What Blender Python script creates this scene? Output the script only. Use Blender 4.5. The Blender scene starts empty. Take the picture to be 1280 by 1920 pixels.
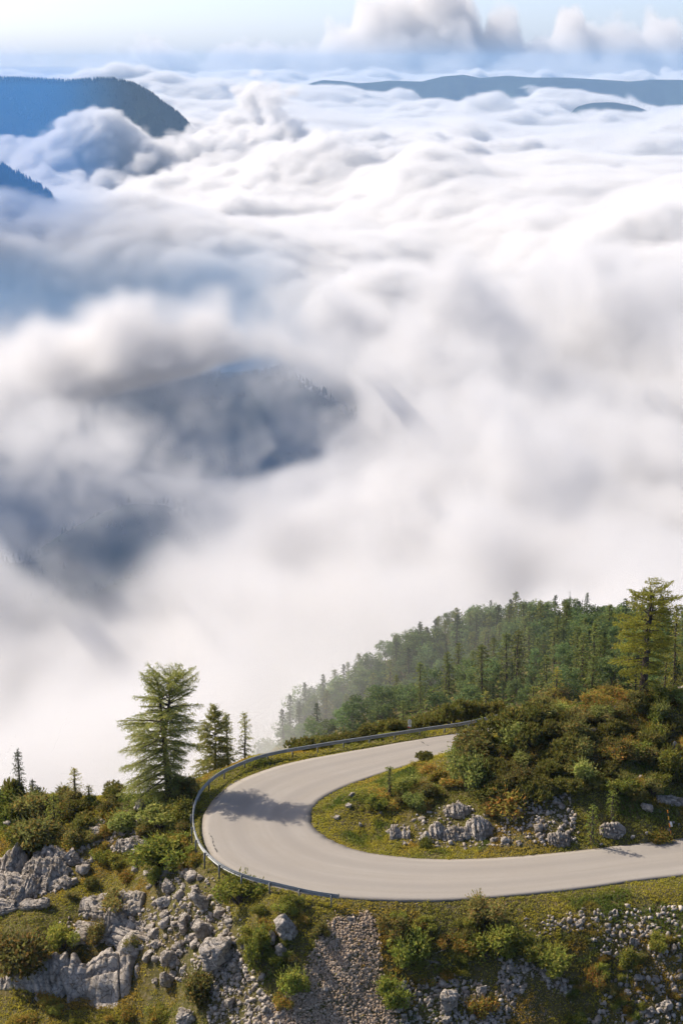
import bpy, bmesh, math, random
import numpy as np
from mathutils import Vector, Matrix

rng = np.random.default_rng(7)
random.seed(7)
SC = bpy.context.scene
COL = SC.collection

# ------------------------------------------------------------------ camera
# The road lies on z = 0; the camera (a drone) hovers 57 m above it and looks
# along +Y, pitched down so that the horizon sits near the top of the frame.
FPX, VH, CH = 3400.0, 125.0, 57.0            # focal length in photo pixels (1280x1920), horizon row, height
PITCH = math.atan((960 - VH) / FPX)
CP, SP = math.cos(PITCH), math.sin(PITCH)
cam_d = bpy.data.cameras.new("camera")
cam_d.sensor_fit = 'VERTICAL'
cam_d.sensor_height = 36.0
cam_d.lens = 36.0 * FPX / 1920.0
cam_d.clip_start = 1.0
cam_d.clip_end = 200000.0
cam = bpy.data.objects.new("camera", cam_d)
COL.objects.link(cam)
cam.location = (0, 0, CH)
cam.rotation_euler = (math.radians(90) - PITCH, 0, 0)
SC.camera = cam

def at_z(u, v, z):
    """world point seen at photo pixel (u, v) on the height z"""
    a, b = (u - 640) / FPX, (v - 960) / FPX
    d = (a, CP - b * SP, -SP - b * CP)
    t = (z - CH) / d[2]
    return Vector((d[0] * t, d[1] * t, z))

def at_y(u, v, y):
    a, b = (u - 640) / FPX, (v - 960) / FPX
    d = (a, CP - b * SP, -SP - b * CP)
    t = y / d[1]
    return Vector((d[0] * t, y, CH + d[2] * t))

# ------------------------------------------------------------------ light
SUN_EL = math.radians(39)
SUN_DIR = Vector((-0.86, 0.51, 0)).normalized()      # towards the sun, on the ground
world = bpy.data.worlds.new("World")
SC.world = world
world.use_nodes = True
wn = world.node_tree
wn.nodes.clear()
wo = wn.nodes.new("ShaderNodeOutputWorld")
wb = wn.nodes.new("ShaderNodeBackground")
sky = wn.nodes.new("ShaderNodeTexSky")
sky.sky_type = 'NISHITA'
sky.sun_disc = False
sky.sun_elevation = SUN_EL
sky.sun_rotation = math.atan2(SUN_DIR.x, SUN_DIR.y)
sky.altitude = 500
sky.air_density = 0.4
sky.dust_density = 2.0
sky.ozone_density = 0.2
wb.inputs['Strength'].default_value = 0.13
wn.links.new(sky.outputs[0], wb.inputs[0])
wn.links.new(wb.outputs[0], wo.inputs[0])

sun_d = bpy.data.lights.new("sun", 'SUN')
sun_d.energy = 3.8
sun_d.angle = math.radians(0.6)
sun_d.color = (1.0, 0.89, 0.74)
sun = bpy.data.objects.new("sun", sun_d)
COL.objects.link(sun)
sv = Vector((SUN_DIR.x * math.cos(SUN_EL), SUN_DIR.y * math.cos(SUN_EL), math.sin(SUN_EL)))
sun.rotation_euler = sv.to_track_quat('Z', 'Y').to_euler()
sun.location = (-60, 160, 120)

SC.view_settings.view_transform = 'Standard'
SC.view_settings.look = 'None'
SC.view_settings.gamma = 1.0
SC.view_settings.use_curve_mapping = False
SC.view_settings.exposure = 0.85

cy = SC.cycles
cy.use_denoising = True
cy.denoiser = 'OPENIMAGEDENOISE'
cy.use_adaptive_sampling = True
cy.adaptive_threshold = 0.025
cy.max_bounces = 12
cy.diffuse_bounces = 3
cy.glossy_bounces = 2
cy.transmission_bounces = 3
cy.transparent_max_bounces = 8
cy.volume_bounces = 8
cy.volume_step_rate = 1.5
cy.volume_max_steps = 512
SC.render.use_persistent_data = False
# ------------------------------------------------------------------ numeric noise
def _hash(ix, iy, iz, seed):
    h = (ix[:, None, None].astype(np.int64) * 73856093) ^ (iy[None, :, None].astype(np.int64) * 19349663) \
        ^ (iz[None, None, :].astype(np.int64) * 83492791) ^ (seed * 2654435761)
    h = (h ^ (h >> 13)) * 1274126177 & 0x7fffffff
    h = (h ^ (h >> 16)) * 668265263 & 0x7fffffff
    h = (h ^ (h >> 15)) & 0xffffff
    return (h / float(0x7fffff) - 1.0).astype(np.float32)

def _spline(x, L):
    q = np.asarray(x, float) / L
    i = np.floor(q).astype(int); f = q - i
    w = np.stack([(1 - f) ** 3, 3 * f ** 3 - 6 * f ** 2 + 4, -3 * f ** 3 + 3 * f ** 2 + 3 * f + 1, f ** 3], -1) / 6
    lo, hi = i.min() - 1, i.max() + 2
    W = np.zeros((len(q), hi - lo + 1), np.float32)
    r = np.arange(len(q))
    for k in range(4): W[r, i - 1 + k - lo] = w[:, k]
    return np.arange(lo, hi + 1), W

def noise3(xs, ys, zs, L, seed, Lz=None):
    """smooth noise on the grid xs x ys x zs, feature size L metres, unit deviation, continuous in world space"""
    ix, Wx = _spline(xs, L); iy, Wy = _spline(ys, L); iz, Wz = _spline(zs, Lz or L)
    R = _hash(ix, iy, iz, seed)
    R = np.tensordot(Wx, R, (1, 0))                       # nx, b, c
    R = np.matmul(Wy[None], R)                            # nx, ny, c
    R = np.matmul(R, Wz.T)                                # nx, ny, nz
    return R * 5.0

def noise2(x, y, L, seed):
    """smooth noise at scattered points (any shape)"""
    sh = np.shape(x); x = np.ravel(x) / L; y = np.ravel(y) / L
    ix, iy = np.floor(x).astype(np.int64), np.floor(y).astype(np.int64)
    fx, fy = x - ix, y - iy
    def w(f): return [(1 - f) ** 3 / 6, (3 * f ** 3 - 6 * f ** 2 + 4) / 6, (-3 * f ** 3 + 3 * f ** 2 + 3 * f + 1) / 6, f ** 3 / 6]
    wx, wy = w(fx), w(fy)
    out = np.zeros(len(x))
    for a in range(4):
        for b in range(4):
            h = ((ix + a - 1) * 73856093) ^ ((iy + b - 1) * 19349663) ^ (seed * 2654435761)
            h = (h ^ (h >> 13)) * 1274126177 & 0x7fffffff
            h = (h ^ (h >> 16)) * 668265263 & 0x7fffffff
            h = (h ^ (h >> 15)) & 0xffffff
            out += wx[a] * wy[b] * (h / float(0x7fffff) - 1.0)
    return (out * 3.6).reshape(sh)

def fbm2(x, y, L, seed, octs=5, rough=0.5):
    s = np.zeros(np.shape(x)); a = 1.0
    for k in range(octs):
        s += a * noise2(x, y, L / 2 ** k, seed + 17 * k); a *= rough
    return s

def gauss(X, Y, cx, cy_, sx, sy, rot=0.0):
    c, s_ = math.cos(rot), math.sin(rot)
    dx, dy = X - cx, Y - cy_
    a, b = dx * c + dy * s_, -dx * s_ + dy * c
    return np.exp(-0.5 * ((a / sx) ** 2 + (b / sy) ** 2))

def ramp(x, a, b):
    t = np.clip((x - a) / (b - a), 0, 1)
    return t * t * (3 - 2 * t)

# ------------------------------------------------------------------ mesh helpers
def tag(o, label=None, cat=None, group=None, kind=None):
    if label: o['label'] = label
    if cat: o['category'] = cat
    if group: o['group'] = group
    if kind: o['kind'] = kind
    return o

def link(name, me, mat=None, parent=None):
    o = bpy.data.objects.new(name, me)
    COL.objects.link(o)
    if mat is not None and me is not None and len(me.materials) == 0: me.materials.append(mat)
    if parent is not None: o.parent = parent
    return o

def empty(name, loc, rz=0.0):
    o = bpy.data.objects.new(name, None)
    o.empty_display_size = 0.3
    o.location = loc; o.rotation_euler = (0, 0, rz)
    COL.objects.link(o)
    return o

def mesh_from(name, V, faces, tint=None, smooth=False, uv=None):
    """faces: (n,3) or (n,4) int array, or list of such; tint: per-vertex rgb"""
    V = np.asarray(V, np.float32)
    if not isinstance(faces, list): faces = [faces]
    faces = [np.asarray(f, np.int32) for f in faces if len(f)]
    me = bpy.data.meshes.new(name)
    me.vertices.add(len(V)); me.vertices.foreach_set("co", V.ravel())
    loops = np.concatenate([f.ravel() for f in faces])
    sizes = np.concatenate([np.full(len(f), f.shape[1], np.int32) for f in faces])
    starts = np.concatenate([[0], np.cumsum(sizes)[:-1]]).astype(np.int32)
    me.loops.add(len(loops)); me.loops.foreach_set("vertex_index", loops)
    me.polygons.add(len(sizes)); me.polygons.foreach_set("loop_start", starts); me.polygons.foreach_set("loop_total", sizes)
    if smooth: me.polygons.foreach_set("use_smooth", np.ones(len(sizes), bool))
    if tint is not None:
        a = me.attributes.new("tint", 'FLOAT_COLOR', 'POINT')
        t = np.ones((len(V), 4), np.float32); t[:, :3] = tint
        a.data.foreach_set("color", t.ravel())
    if uv is not None:
        l = me.uv_layers.new(name="UVMap")
        l.data.foreach_set("uv", np.asarray(uv, np.float32)[loops].ravel())
    me.update(calc_edges=True)
    return me

def grid_faces(nx, ny):
    i, j = np.meshgrid(np.arange(nx - 1), np.arange(ny - 1), indexing='ij')
    a = (i * ny + j).ravel()
    return np.stack([a, a + ny, a + ny + 1, a + 1], -1)

class Mat:
    def __init__(s, name):
        s.m = bpy.data.materials.new(name); s.m.use_nodes = True
        s.t = s.m.node_tree; s.N = s.t.nodes; s.L = s.t.links
        s.b = s.N["Principled BSDF"]; s.out = s.N["Material Output"]
    def n(s, typ, **kw):
        nd = s.N.new(typ)
        for k, v in kw.items(): setattr(nd, k, v)
        return nd
    def put(s, sock, v):
        if isinstance(v, bpy.types.NodeSocket): s.L.new(v, sock)
        elif isinstance(v, tuple) and len(v) == 3 and sock.type == 'RGBA': sock.default_value = (*v, 1)
        else: sock.default_value = v
    def coord(s, which='Object'): return s.n("ShaderNodeTexCoord").outputs[which]
    def noise(s, vec, scale, detail=5, rough=0.6, dist=0.0):
        nd = s.n("ShaderNodeTexNoise"); s.put(nd.inputs['Vector'], vec)
        nd.inputs['Scale'].default_value = scale; nd.inputs['Detail'].default_value = detail
        nd.inputs['Roughness'].default_value = rough; nd.inputs['Distortion'].default_value = dist
        return nd.outputs[0]
    def mix(s, f, a, b, mode='MIX'):
        nd = s.n("ShaderNodeMix", data_type='RGBA', blend_type=mode)
        s.put(nd.inputs[0], f); s.put(nd.inputs[6], a); s.put(nd.inputs[7], b)
        return nd.outputs[2]
    def math(s, op, a, b=0.0, clamp=False):
        nd = s.n("ShaderNodeMath", operation=op, use_clamp=clamp); s.put(nd.inputs[0], a); s.put(nd.inputs[1], b)
        return nd.outputs[0]
    def rng(s, v, a, b, c=0.0, d=1.0):
        nd = s.n("ShaderNodeMapRange"); s.put(nd.inputs[0], v)
        for i, q in enumerate((a, b, c, d)): nd.inputs[i + 1].default_value = q
        return nd.outputs[0]
    def attr(s, name, out='Color'):
        nd = s.n("ShaderNodeAttribute", attribute_name=name); return nd.outputs[out]
    def bump(s, h, strength=0.5, dist=0.05):
        nd = s.n("ShaderNodeBump"); s.put(nd.inputs['Height'], h)
        nd.inputs['Strength'].default_value = strength; nd.inputs['Distance'].default_value = dist
        s.L.new(nd.outputs[0], s.b.inputs['Normal'])

# ------------------------------------------------------------------ the lie of the land
OUTER = [(880, 1371), (850, 1376), (760, 1391), (640, 1412), (560, 1427), (500, 1443), (440, 1468), (400, 1500), (380, 1535), (378, 1560), (390, 1595),
         (420, 1625), (470, 1650), (540, 1670), (620, 1682), (700, 1687), (800, 1689), (900, 1685), (1000, 1676), (1100, 1665), (1200, 1651), (1280, 1642)]
INNER = [(875, 1409), (822, 1420), (765, 1436), (705, 1455), (650, 1475), (610, 1495), (588, 1515), (583, 1535), (592, 1555), (620, 1575), (660, 1592), (720, 1604),
         (800, 1611), (880, 1611), (960, 1607), (1040, 1600), (1120, 1591), (1200, 1581), (1280, 1572)]

def smooth_line(pts, step):
    """Catmull-Rom through pts (n,2), resampled every step metres"""
    P = np.asarray(pts, float)
    P = np.vstack([2 * P[0] - P[1], P, 2 * P[-1] - P[-2]])
    out = []
    for i in range(1, len(P) - 2):
        t = np.linspace(0, 1, 24, endpoint=False)[:, None]
        a, b, c, d = P[i - 1], P[i], P[i + 1], P[i + 2]
        out.append(0.5 * (2 * b + (c - a) * t + (2 * a - 5 * b + 4 * c - d) * t ** 2 + (3 * b - a - 3 * c + d) * t ** 3))
    out = np.vstack(out + [P[-2][None]])
    s = np.concatenate([[0], np.cumsum(np.linalg.norm(np.diff(out, axis=0), axis=1))])
    q = np.linspace(0, s[-1], max(2, int(round(s[-1] / step)) + 1))
    return np.stack([np.interp(q, s, out[:, k]) for k in range(out.shape[1])], -1)

outer = [tuple(at_z(u, v, 0)[:2]) for u, v in OUTER]
inner = [tuple(at_z(u, v, 0)[:2]) for u, v in INNER]
# both arms run on out of the picture
outer = [(64, 174.5), (40, 163.5), (25, 157.0), (16.5, 153.2)] + outer + [(32, 123.6), (48, 129), (76, 141)]
inner = [(66, 168), (42, 157.5), (28, 151.2), (18, 147.0)] + inner + [(33, 130.3), (49, 136), (77, 148)]
outer = smooth_line(outer, 0.4)
inner = smooth_line(inner, 0.4)
ROAD_POLY = np.vstack([outer, inner[::-1]])

def in_poly(x, y, poly):
    x = np.asarray(x, float); y = np.asarray(y, float)
    c = np.zeros(x.shape, bool)
    px, py = np.asarray(poly, float).T
    j = len(px) - 1
    for i in range(len(px)):
        if py[i] != py[j]:
            k = ((py[i] > y) != (py[j] > y)) & (x < (px[j] - px[i]) * (y - py[i]) / (py[j] - py[i]) + px[i])
            c ^= k
        j = i
    return c

def seg_dist(x, y, line):
    sh = np.shape(x); x = np.ravel(x); y = np.ravel(y)
    best = np.full(len(x), 1e9)
    for i in range(0, len(line), 1):
        d = (x - line[i, 0]) ** 2 + (y - line[i, 1]) ** 2
        np.minimum(best, d, out=best)
    return np.sqrt(best).reshape(sh)

CTL = []
for q in outer[::8]: CTL.append((q[0], q[1], -0.05))
for q in inner[::8]: CTL.append((q[0], q[1], 0.0))
def cz(u, v, z): p_ = at_z(u, v, z); CTL.append((p_.x, p_.y, z))
def cy_(u, v, y): p_ = at_y(u, v, y); CTL.append(tuple(p_))
# steep bank below the near arm
for u in range(520, 1290, 95):
    cz(u, 1715 - max(0, (u - 900)) * 0.02, -0.6)
    cz(u, 1800, -2.7); cz(u, 1920, -5.7)
    p_ = at_z(u, 1920, -5.7); CTL.append((p_.x, p_.y - 9, -13.5)); CTL.append((p_.x, p_.y - 32, -34))
# the rocky slope outside the bend
for u, v, z in ((395, 1640, -0.9), (440, 1700, -1.9), (330, 1570, -1.4), (345, 1620, -1.8), (300, 1560, -2.0), (300, 1640, -2.9), (330, 1720, -3.6), (400, 1780, -3.9), (430, 1920, -7.0),
                (200, 1580, -3.4), (100, 1560, -4.2), (0, 1560, -4.8), (220, 1680, -5.2), (100, 1660, -5.8), (0, 1660, -6.3), (330, 1800, -6.0), (200, 1750, -6.6),
                (60, 1750, -7.2), (200, 1850, -9.4), (60, 1870, -9.8), (0, 1800, -8.6), (300, 1920, -9.8), (150, 1920, -10.3), (0, 1920, -10.6),
                (318, 1495, -0.9), (250, 1510, -2.0), (180, 1505, -2.8), (100, 1500, -3.4), (0, 1500, -3.8), (400, 1452, -0.5), (360, 1475, -0.7), (460, 1425, -0.5),
                (-150, 1520, -5.0), (-150, 1700, -8.5), (-150, 1900, -12.5), (-400, 1600, -9), (-400, 1900, -16)):
    cz(u, v, z)
for x, y, z in ((-17, 146, -5.5), (-27, 149.5, -7.5), (-12, 146, -4.0), (-6, 150, -3.2), (-34, 158, -15), (-18, 157, -13), (-5, 160, -9.5), (-45, 170, -34), (-20, 180, -36),
                (-14, 95, -26), (-35, 95, -30), (0, 80, -40), (-60, 130, -24), (-60, 80, -45), (40, 80, -36), (-90, 110, -50), (-100, 180, -80)):
    CTL.append((x, y, z))
# behind the far arm
for q in outer[::14]:
    if q[1] > 147 and q[0] > 2:
        CTL.append((q[0] - 0.6, q[1] + 1.6, -0.25)); CTL.append((q[0] - 3, q[1] + 8, -3.6))
# the knoll inside the hairpin
for u, v, y in ((640, 1530, 131.6), (700, 1500, 133.8), (760, 1465, 136.5), (700, 1560, 129.6), (800, 1424, 139.6), (850, 1560, 128.2), (850, 1500, 131.8), (850, 1430, 137.8), (880, 1402, 140.6),
                (960, 1560, 127.6), (960, 1500, 130.4), (960, 1420, 135.8), (960, 1355, 142.0), (1100, 1560, 127.6), (1100, 1500, 129.9), (1100, 1400, 136.2), (1100, 1310, 143.2),
                (1210, 1545, 128.2), (1210, 1480, 131.2), (1210, 1400, 136.4), (1210, 1302, 144.0), (1280, 1545, 129.2), (1280, 1480, 132.4), (1280, 1400, 137.4), (1280, 1300, 145.0),
                (1400, 1540, 131.0), (1400, 1400, 139.0), (1400, 1290, 147.0)):
    cy_(u, v, y)
CTL += [(22, 146.6, 4.5), (30, 149.8, 4.0)]
# the wooded spur beyond
for u, v, y in ((640, 1390, 225), (800, 1370, 215), (950, 1340, 210), (1100, 1330, 205), (1280, 1310, 200), (1450, 1290, 200),
                (620, 1370, 300), (750, 1320, 300), (900, 1270, 300), (1050, 1240, 290), (1200, 1215, 280), (1400, 1180, 270),
                (540, 1375, 340), (620, 1315, 375), (700, 1265, 390), (790, 1215, 395), (880, 1178, 395), (970, 1165, 385), (1080, 1168, 370), (1180, 1160, 350), (1290, 1135, 330), (1450, 1110, 310),
                (480, 1440, 310)):
    cy_(u, v, y)
for x, y, z in ((0, 470, -150), (60, 460, -140), (120, 430, -125), (-60, 420, -160), (-70, 330, -130), (0, 600, -290), (150, 600, -280), (-150, 600, -330), (-150, 330, -190), (-120, 240, -130),
                (200, 400, -70), (250, 600, -240), (120, 260, -20), (200, 250, -5), (120, 150, 10), (200, 120, 0)):
    CTL.append((x, y, z))
CTL = np.array(CTL)

def _tps(r2):
    return np.where(r2 > 1e-9, 0.5 * r2 * np.log(np.maximum(r2, 1e-9)), 0.0)
SCL = 100.0
_c = CTL[:, :2] / SCL
_n = len(_c)
_K = _tps(((_c[:, None] - _c[None]) ** 2).sum(-1)) + np.eye(_n) * 2e-6
_P = np.hstack([np.ones((_n, 1)), _c])
_A = np.vstack([np.hstack([_K, _P]), np.hstack([_P.T, np.zeros((3, 3))])])
_w = np.linalg.solve(_A, np.concatenate([CTL[:, 2], np.zeros(3)]))

def base_height(x, y):
    sh = np.shape(x); q = np.stack([np.ravel(x), np.ravel(y)], -1) / SCL
    out = np.empty(len(q))
    for s in range(0, len(q), 20000):
        b = q[s:s + 20000]
        r2 = ((b[:, None] - _c[None]) ** 2).sum(-1)
        out[s:s + 20000] = _tps(r2) @ _w[:_n] + _w[_n] + b @ _w[_n + 1:]
    return out.reshape(sh)

def height(x, y):
    x = np.asarray(x, float); y = np.asarray(y, float)
    z = base_height(x, y)
    d = np.minimum(seg_dist(x, y, outer), seg_dist(x, y, inner))
    inside = in_poly(x, y, ROAD_POLY)
    k = np.where(inside, 0, ramp(d, 0.2, 3.0))
    z = z + k * (0.42 * fbm2(x, y, 5.0, 41, 4, 0.5) * 0.6)
    z = np.where(inside, np.minimum(z, -0.03) * 0 - 0.12 * ramp(d, 0, 0.5), z)
    # far away the relief is larger
    z = z + ramp(y, 190, 330) * 2.2 * fbm2(x, y, 40, 77, 3)
    return z

def spaced(a, b, d0, lo, hi, grow):
    """coordinates from lo to hi, d0 apart between a and b, growing outside"""
    mid = list(np.arange(a, b + 1e-6, d0))
    up, s = [mid[-1]], d0
    while up[-1] < hi: s *= grow; up.append(up[-1] + s)
    dn, s = [mid[0]], d0
    while dn[-1] > lo: s *= grow; dn.append(dn[-1] - s)
    return np.array(dn[:0:-1] + mid + up[1:])

gx = spaced(-24, 34, 0.3, -260, 300, 1.06)
gy = spaced(108, 153, 0.3, 66, 640, 1.045)
GX, GY = np.meshgrid(gx, gy, indexing='ij')
GZ = height(GX, GY)
def ground_z(x, y):
    """bilinear look-up in the built sheet, so that things stand on it"""
    x = np.asarray(x, float); y = np.asarray(y, float)
    i = np.clip(np.searchsorted(gx, x) - 1, 0, len(gx) - 2); j = np.clip(np.searchsorted(gy, y) - 1, 0, len(gy) - 2)
    fx = (x - gx[i]) / (gx[i + 1] - gx[i]); fy = (y - gy[j]) / (gy[j + 1] - gy[j])
    return (GZ[i, j] * (1 - fx) * (1 - fy) + GZ[i + 1, j] * fx * (1 - fy) + GZ[i, j + 1] * (1 - fx) * fy + GZ[i + 1, j + 1] * fx * fy)
def to_px(x, y, z):
    zz = z - CH
    zc = y * CP - zz * SP; yc = y * SP + zz * CP
    return 640 + FPX * x / zc, 960 - FPX * yc / zc
def on_ground(u, v, lo=100.0, hi=420.0):
    """where the sight line of photo pixel (u, v) meets the ground"""
    a, b = (u - 640) / FPX, (v - 960) / FPX
    dx, dz = a / (CP - b * SP), (-SP - b * CP) / (CP - b * SP)
    ys = np.linspace(lo, hi, 1600)
    g = CH + dz * ys - ground_z(dx * ys, ys)
    k = np.argmax(g < 0) if (g < 0).any() else len(ys) - 1
    y = ys[k]
    if k > 0: y = ys[k - 1] + (ys[k] - ys[k - 1]) * g[k - 1] / (g[k - 1] - g[k] + 1e-12)
    return Vector((dx * y, y, float(ground_z(dx * y, y))))

soil = Mat("hillside_soil")
co = soil.coord()
n1 = soil.noise(co, 0.35, 6, 0.6); n2 = soil.noise(co, 3.0, 6, 0.65); n3 = soil.noise(co, 14.0, 4, 0.7)
c = soil.mix(soil.rng(n1, 0.38, 0.62), (0.085, 0.080, 0.024), (0.135, 0.105, 0.034))
c = soil.mix(soil.rng(n2, 0.5, 0.68), c, (0.19, 0.15, 0.095))
c = soil.mix(soil.rng(n3, 0.45, 0.75), c, (0.055, 0.06, 0.018))
soil.put(soil.b.inputs['Base Color'], c); soil.b.inputs['Roughness'].default_value = 0.95
soil.b.inputs['Specular IOR Level'].default_value = 0.1
soil.bump(n2, 0.8, 0.25)
ground = link("ground", mesh_from("ground", np.stack([GX, GY, GZ], -1).reshape(-1, 3), grid_faces(len(gx), len(gy)), smooth=True), soil.m)
tag(ground, kind='structure')

# ------------------------------------------------------------------ road
NR, NC = 460, 14
def resample(line, n):
    s = np.concatenate([[0], np.cumsum(np.linalg.norm(np.diff(line, axis=0), axis=1))])
    q = np.linspace(0, s[-1], n); return np.stack([np.interp(q, s, line[:, k]) for k in range(2)], -1)
def match_inner(o, line):
    """for every outer point the inner point across the road, monotone along the line"""
    n = len(o); tan = np.gradient(o, axis=0); tan /= np.linalg.norm(tan, axis=1)[:, None]
    fr = []
    for i in range(n):
        d = line - o[i]; along = np.abs(d @ tan[i]); dist = np.linalg.norm(d, axis=1)
        fr.append(np.argmin(dist + 1.2 * along))
    fr = np.maximum.accumulate(np.array(fr, float))
    k = np.ones(25) / 25
    fr = np.convolve(np.pad(fr, 12, mode='edge'), k, 'valid')
    return np.stack([np.interp(fr, np.arange(len(line)), line[:, q]) for q in range(2)], -1)
ro = resample(outer, NR); ri = match_inner(ro, inner)
t = np.linspace(0, 1, NC)
wob = 0.05 * noise2(ro[:, 0] * 1.0, ro[:, 1], 0.9, 5)
R3 = np.zeros((NR, NC, 3))
for k in range(NC):
    R3[:, k, :2] = ro * (1 - t[k]) + ri * t[k]
    R3[:, k, 2] = 0.03 - 0.0 * t[k]
R3[:, 0, :2] += wob[:, None] * 0.6; R3[:, -1, :2] -= wob[:, None] * 0.6
sl = np.concatenate([[0], np.cumsum(np.linalg.norm(np.diff(ro, axis=0), axis=1))])
UV = np.stack([np.broadcast_to(t[None] * 7, (NR, NC)), np.broadcast_to(sl[:, None], (NR, NC))], -1)
top = R3.reshape(-1, 3)
skirt_o = R3[:, 0].copy(); skirt_o[:, 2] = -0.25
skirt_i = R3[:, -1].copy(); skirt_i[:, 2] = -0.25
V = np.vstack([top, skirt_o, skirt_i])
uvs = np.vstack([UV.reshape(-1, 2), UV[:, 0], UV[:, -1]])
fq = grid_faces(NR, NC)[:, ::-1]
i = np.arange(NR - 1)
a0 = NR * NC; b0 = a0 + NR
f1 = np.stack([i * NC, (i + 1) * NC, a0 + i + 1, a0 + i], -1)
f2 = np.stack([i * NC + NC - 1, b0 + i, b0 + i + 1, (i + 1) * NC + NC - 1], -1)
asph = Mat("pale_asphalt")
co = asph.coord(); uvc = asph.coord('UV')
mp = asph.n("ShaderNodeMapping"); asph.put(mp.inputs[0], uvc); mp.inputs['Scale'].default_value = (1.0, 0.05, 1)
st = asph.noise(mp.outputs[0], 1.3, 6, 0.65)
big = asph.noise(co, 0.25, 5, 0.6); grit = asph.noise(co, 45, 3, 0.7); mid = asph.noise(co, 2.5, 5, 0.65)
c = asph.mix(asph.rng(st, 0.35, 0.65), (0.292, 0.266, 0.234), (0.342, 0.314, 0.280))
c = asph.mix(asph.rng(big, 0.35, 0.7, 0, 0.6), c, (0.292, 0.260, 0.222))
c = asph.mix(asph.rng(mid, 0.55, 0.8, 0, 0.45), c, (0.24, 0.217, 0.192))
c = asph.mix(asph.rng(grit, 0.3, 0.7, 0.0, 0.35), c, (0.21, 0.19, 0.17))
sx = asph.n("ShaderNodeSeparateXYZ"); asph.put(sx.inputs[0], uvc)
edge = asph.math('MINIMUM', sx.outputs[0], asph.math('SUBTRACT', 7.0, sx.outputs[0]))
em = asph.math('MULTIPLY', asph.rng(asph.math('ADD', edge, asph.math('MULTIPLY', mid, 0.5)), 0.22, 0.5, 1, 0), 0.7)
wt = asph.math('ABSOLUTE', asph.math('SUBTRACT', asph.math('ABSOLUTE', asph.math('SUBTRACT', sx.outputs[0], 3.6)), 1.35))
tm = asph.math('MULTIPLY', asph.rng(wt, 0.15, 0.75, 1, 0), asph.rng(st, 0.3, 0.6, 0.1, 0.55))
c = asph.mix(tm, c, (0.235, 0.215, 0.195))
c = asph.mix(em, c, (0.17, 0.145, 0.115))
asph.put(asph.b.inputs['Base Color'], c); asph.b.inputs['Roughness'].default_value = 0.9
asph.b.inputs['Specular IOR Level'].default_value = 0.25
asph.bump(grit, 0.35, 0.01)
road = link("road", mesh_from("road", V, [fq, f1, f2], uv=uvs), asph.m)
tag(road, kind='structure')
# ------------------------------------------------------------------ valley, far mountains
far_m = Mat("far_forest")
co = far_m.n("ShaderNodeNewGeometry").outputs['Position']
n1 = far_m.noise(co, 0.012, 6, 0.65); n2 = far_m.noise(co, 0.06, 4, 0.7)
c = far_m.mix(far_m.rng(n1, 0.42, 0.66), (0.012, 0.022, 0.016), (0.028, 0.036, 0.022))
c = far_m.mix(far_m.rng(n2, 0.45, 0.7, 0, 0.7), c, (0.012, 0.02, 0.012))
far_m.put(far_m.b.inputs['Base Color'], c); far_m.b.inputs['Roughness'].default_value = 1.0; far_m.b.inputs['Specular IOR Level'].default_value = 0.0
vx = spaced(-900, 300, 18, -9000, 9000, 1.12); vy = spaced(900, 3600, 24, -200, 26000, 1.07)
vx = vx[(vx > -9500) & (vx < 9500)]; vy = vy[(vy > -400) & (vy < 26600)]
VX, VY = np.meshgrid(vx, vy, indexing='ij')
far_ = 1 - ramp(-VX, -120, 60) * ramp(VY, 900, 1300) * (1 - ramp(VY, 4600, 5400))
VZ = -610 + (22 + 48 * far_) * fbm2(VX, VY, 700, 201, 5) + 225 * ramp(-VX, -120, 60) * ramp(VY, 1050, 1400) * (1 - ramp(VY, 2500, 3300)) + 14 * fbm2(VX, VY, 90, 205, 4)
VZ = np.maximum(VZ, -770)
valley = link("valley_floor", mesh_from("valley_floor", np.stack([VX, VY, VZ], -1).reshape(-1, 3), grid_faces(len(vx), len(vy)), smooth=True), far_m.m)
tag(valley, kind='structure')

def cones(C, h, w):
    n = len(C)
    ring = np.array([(math.cos(a), math.sin(a), 0) for a in np.linspace(0, 2 * math.pi, 5, endpoint=False)])
    V = np.concatenate([C[:, None] + ring[None] * w[:, None, None], C[:, None] + ring[None] * w[:, None, None] * 0.62 + np.array([0, 0, 1.0]) * (h * 0.45)[:, None, None], (C + np.c_[0 * h, 0 * h, h])[:, None]], 1)
    f4 = [[q, (q + 1) % 5, 5 + (q + 1) % 5, 5 + q] for q in range(5)]; f3 = [[5 + q, 5 + (q + 1) % 5, 10] for q in range(5)]
    b = (np.arange(n) * 11)[:, None, None]
    return V.reshape(-1, 3), [(np.array(f4)[None] + b).reshape(-1, 4), (np.array(f3)[None] + b).reshape(-1, 3)]
r_ = np.random.default_rng(71); n_ = 9000
cx_, cy2_ = r_.uniform(-520, 90, n_), r_.uniform(1150, 2600, n_)
i_ = np.clip(np.searchsorted(vx, cx_) - 1, 0, len(vx) - 2); j_ = np.clip(np.searchsorted(vy, cy2_) - 1, 0, len(vy) - 2)
h_ = 8 * r_.uniform(0.5, 1.2, n_)
V_, F_ = cones(np.c_[cx_, cy2_, VZ[i_, j_] - 2], h_, h_ * r_.uniform(0.18, 0.3, n_))
t = link("valley_forest", mesh_from("valley_forest", V_, F_), far_m.m); tag(t, kind='stuff')

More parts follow.
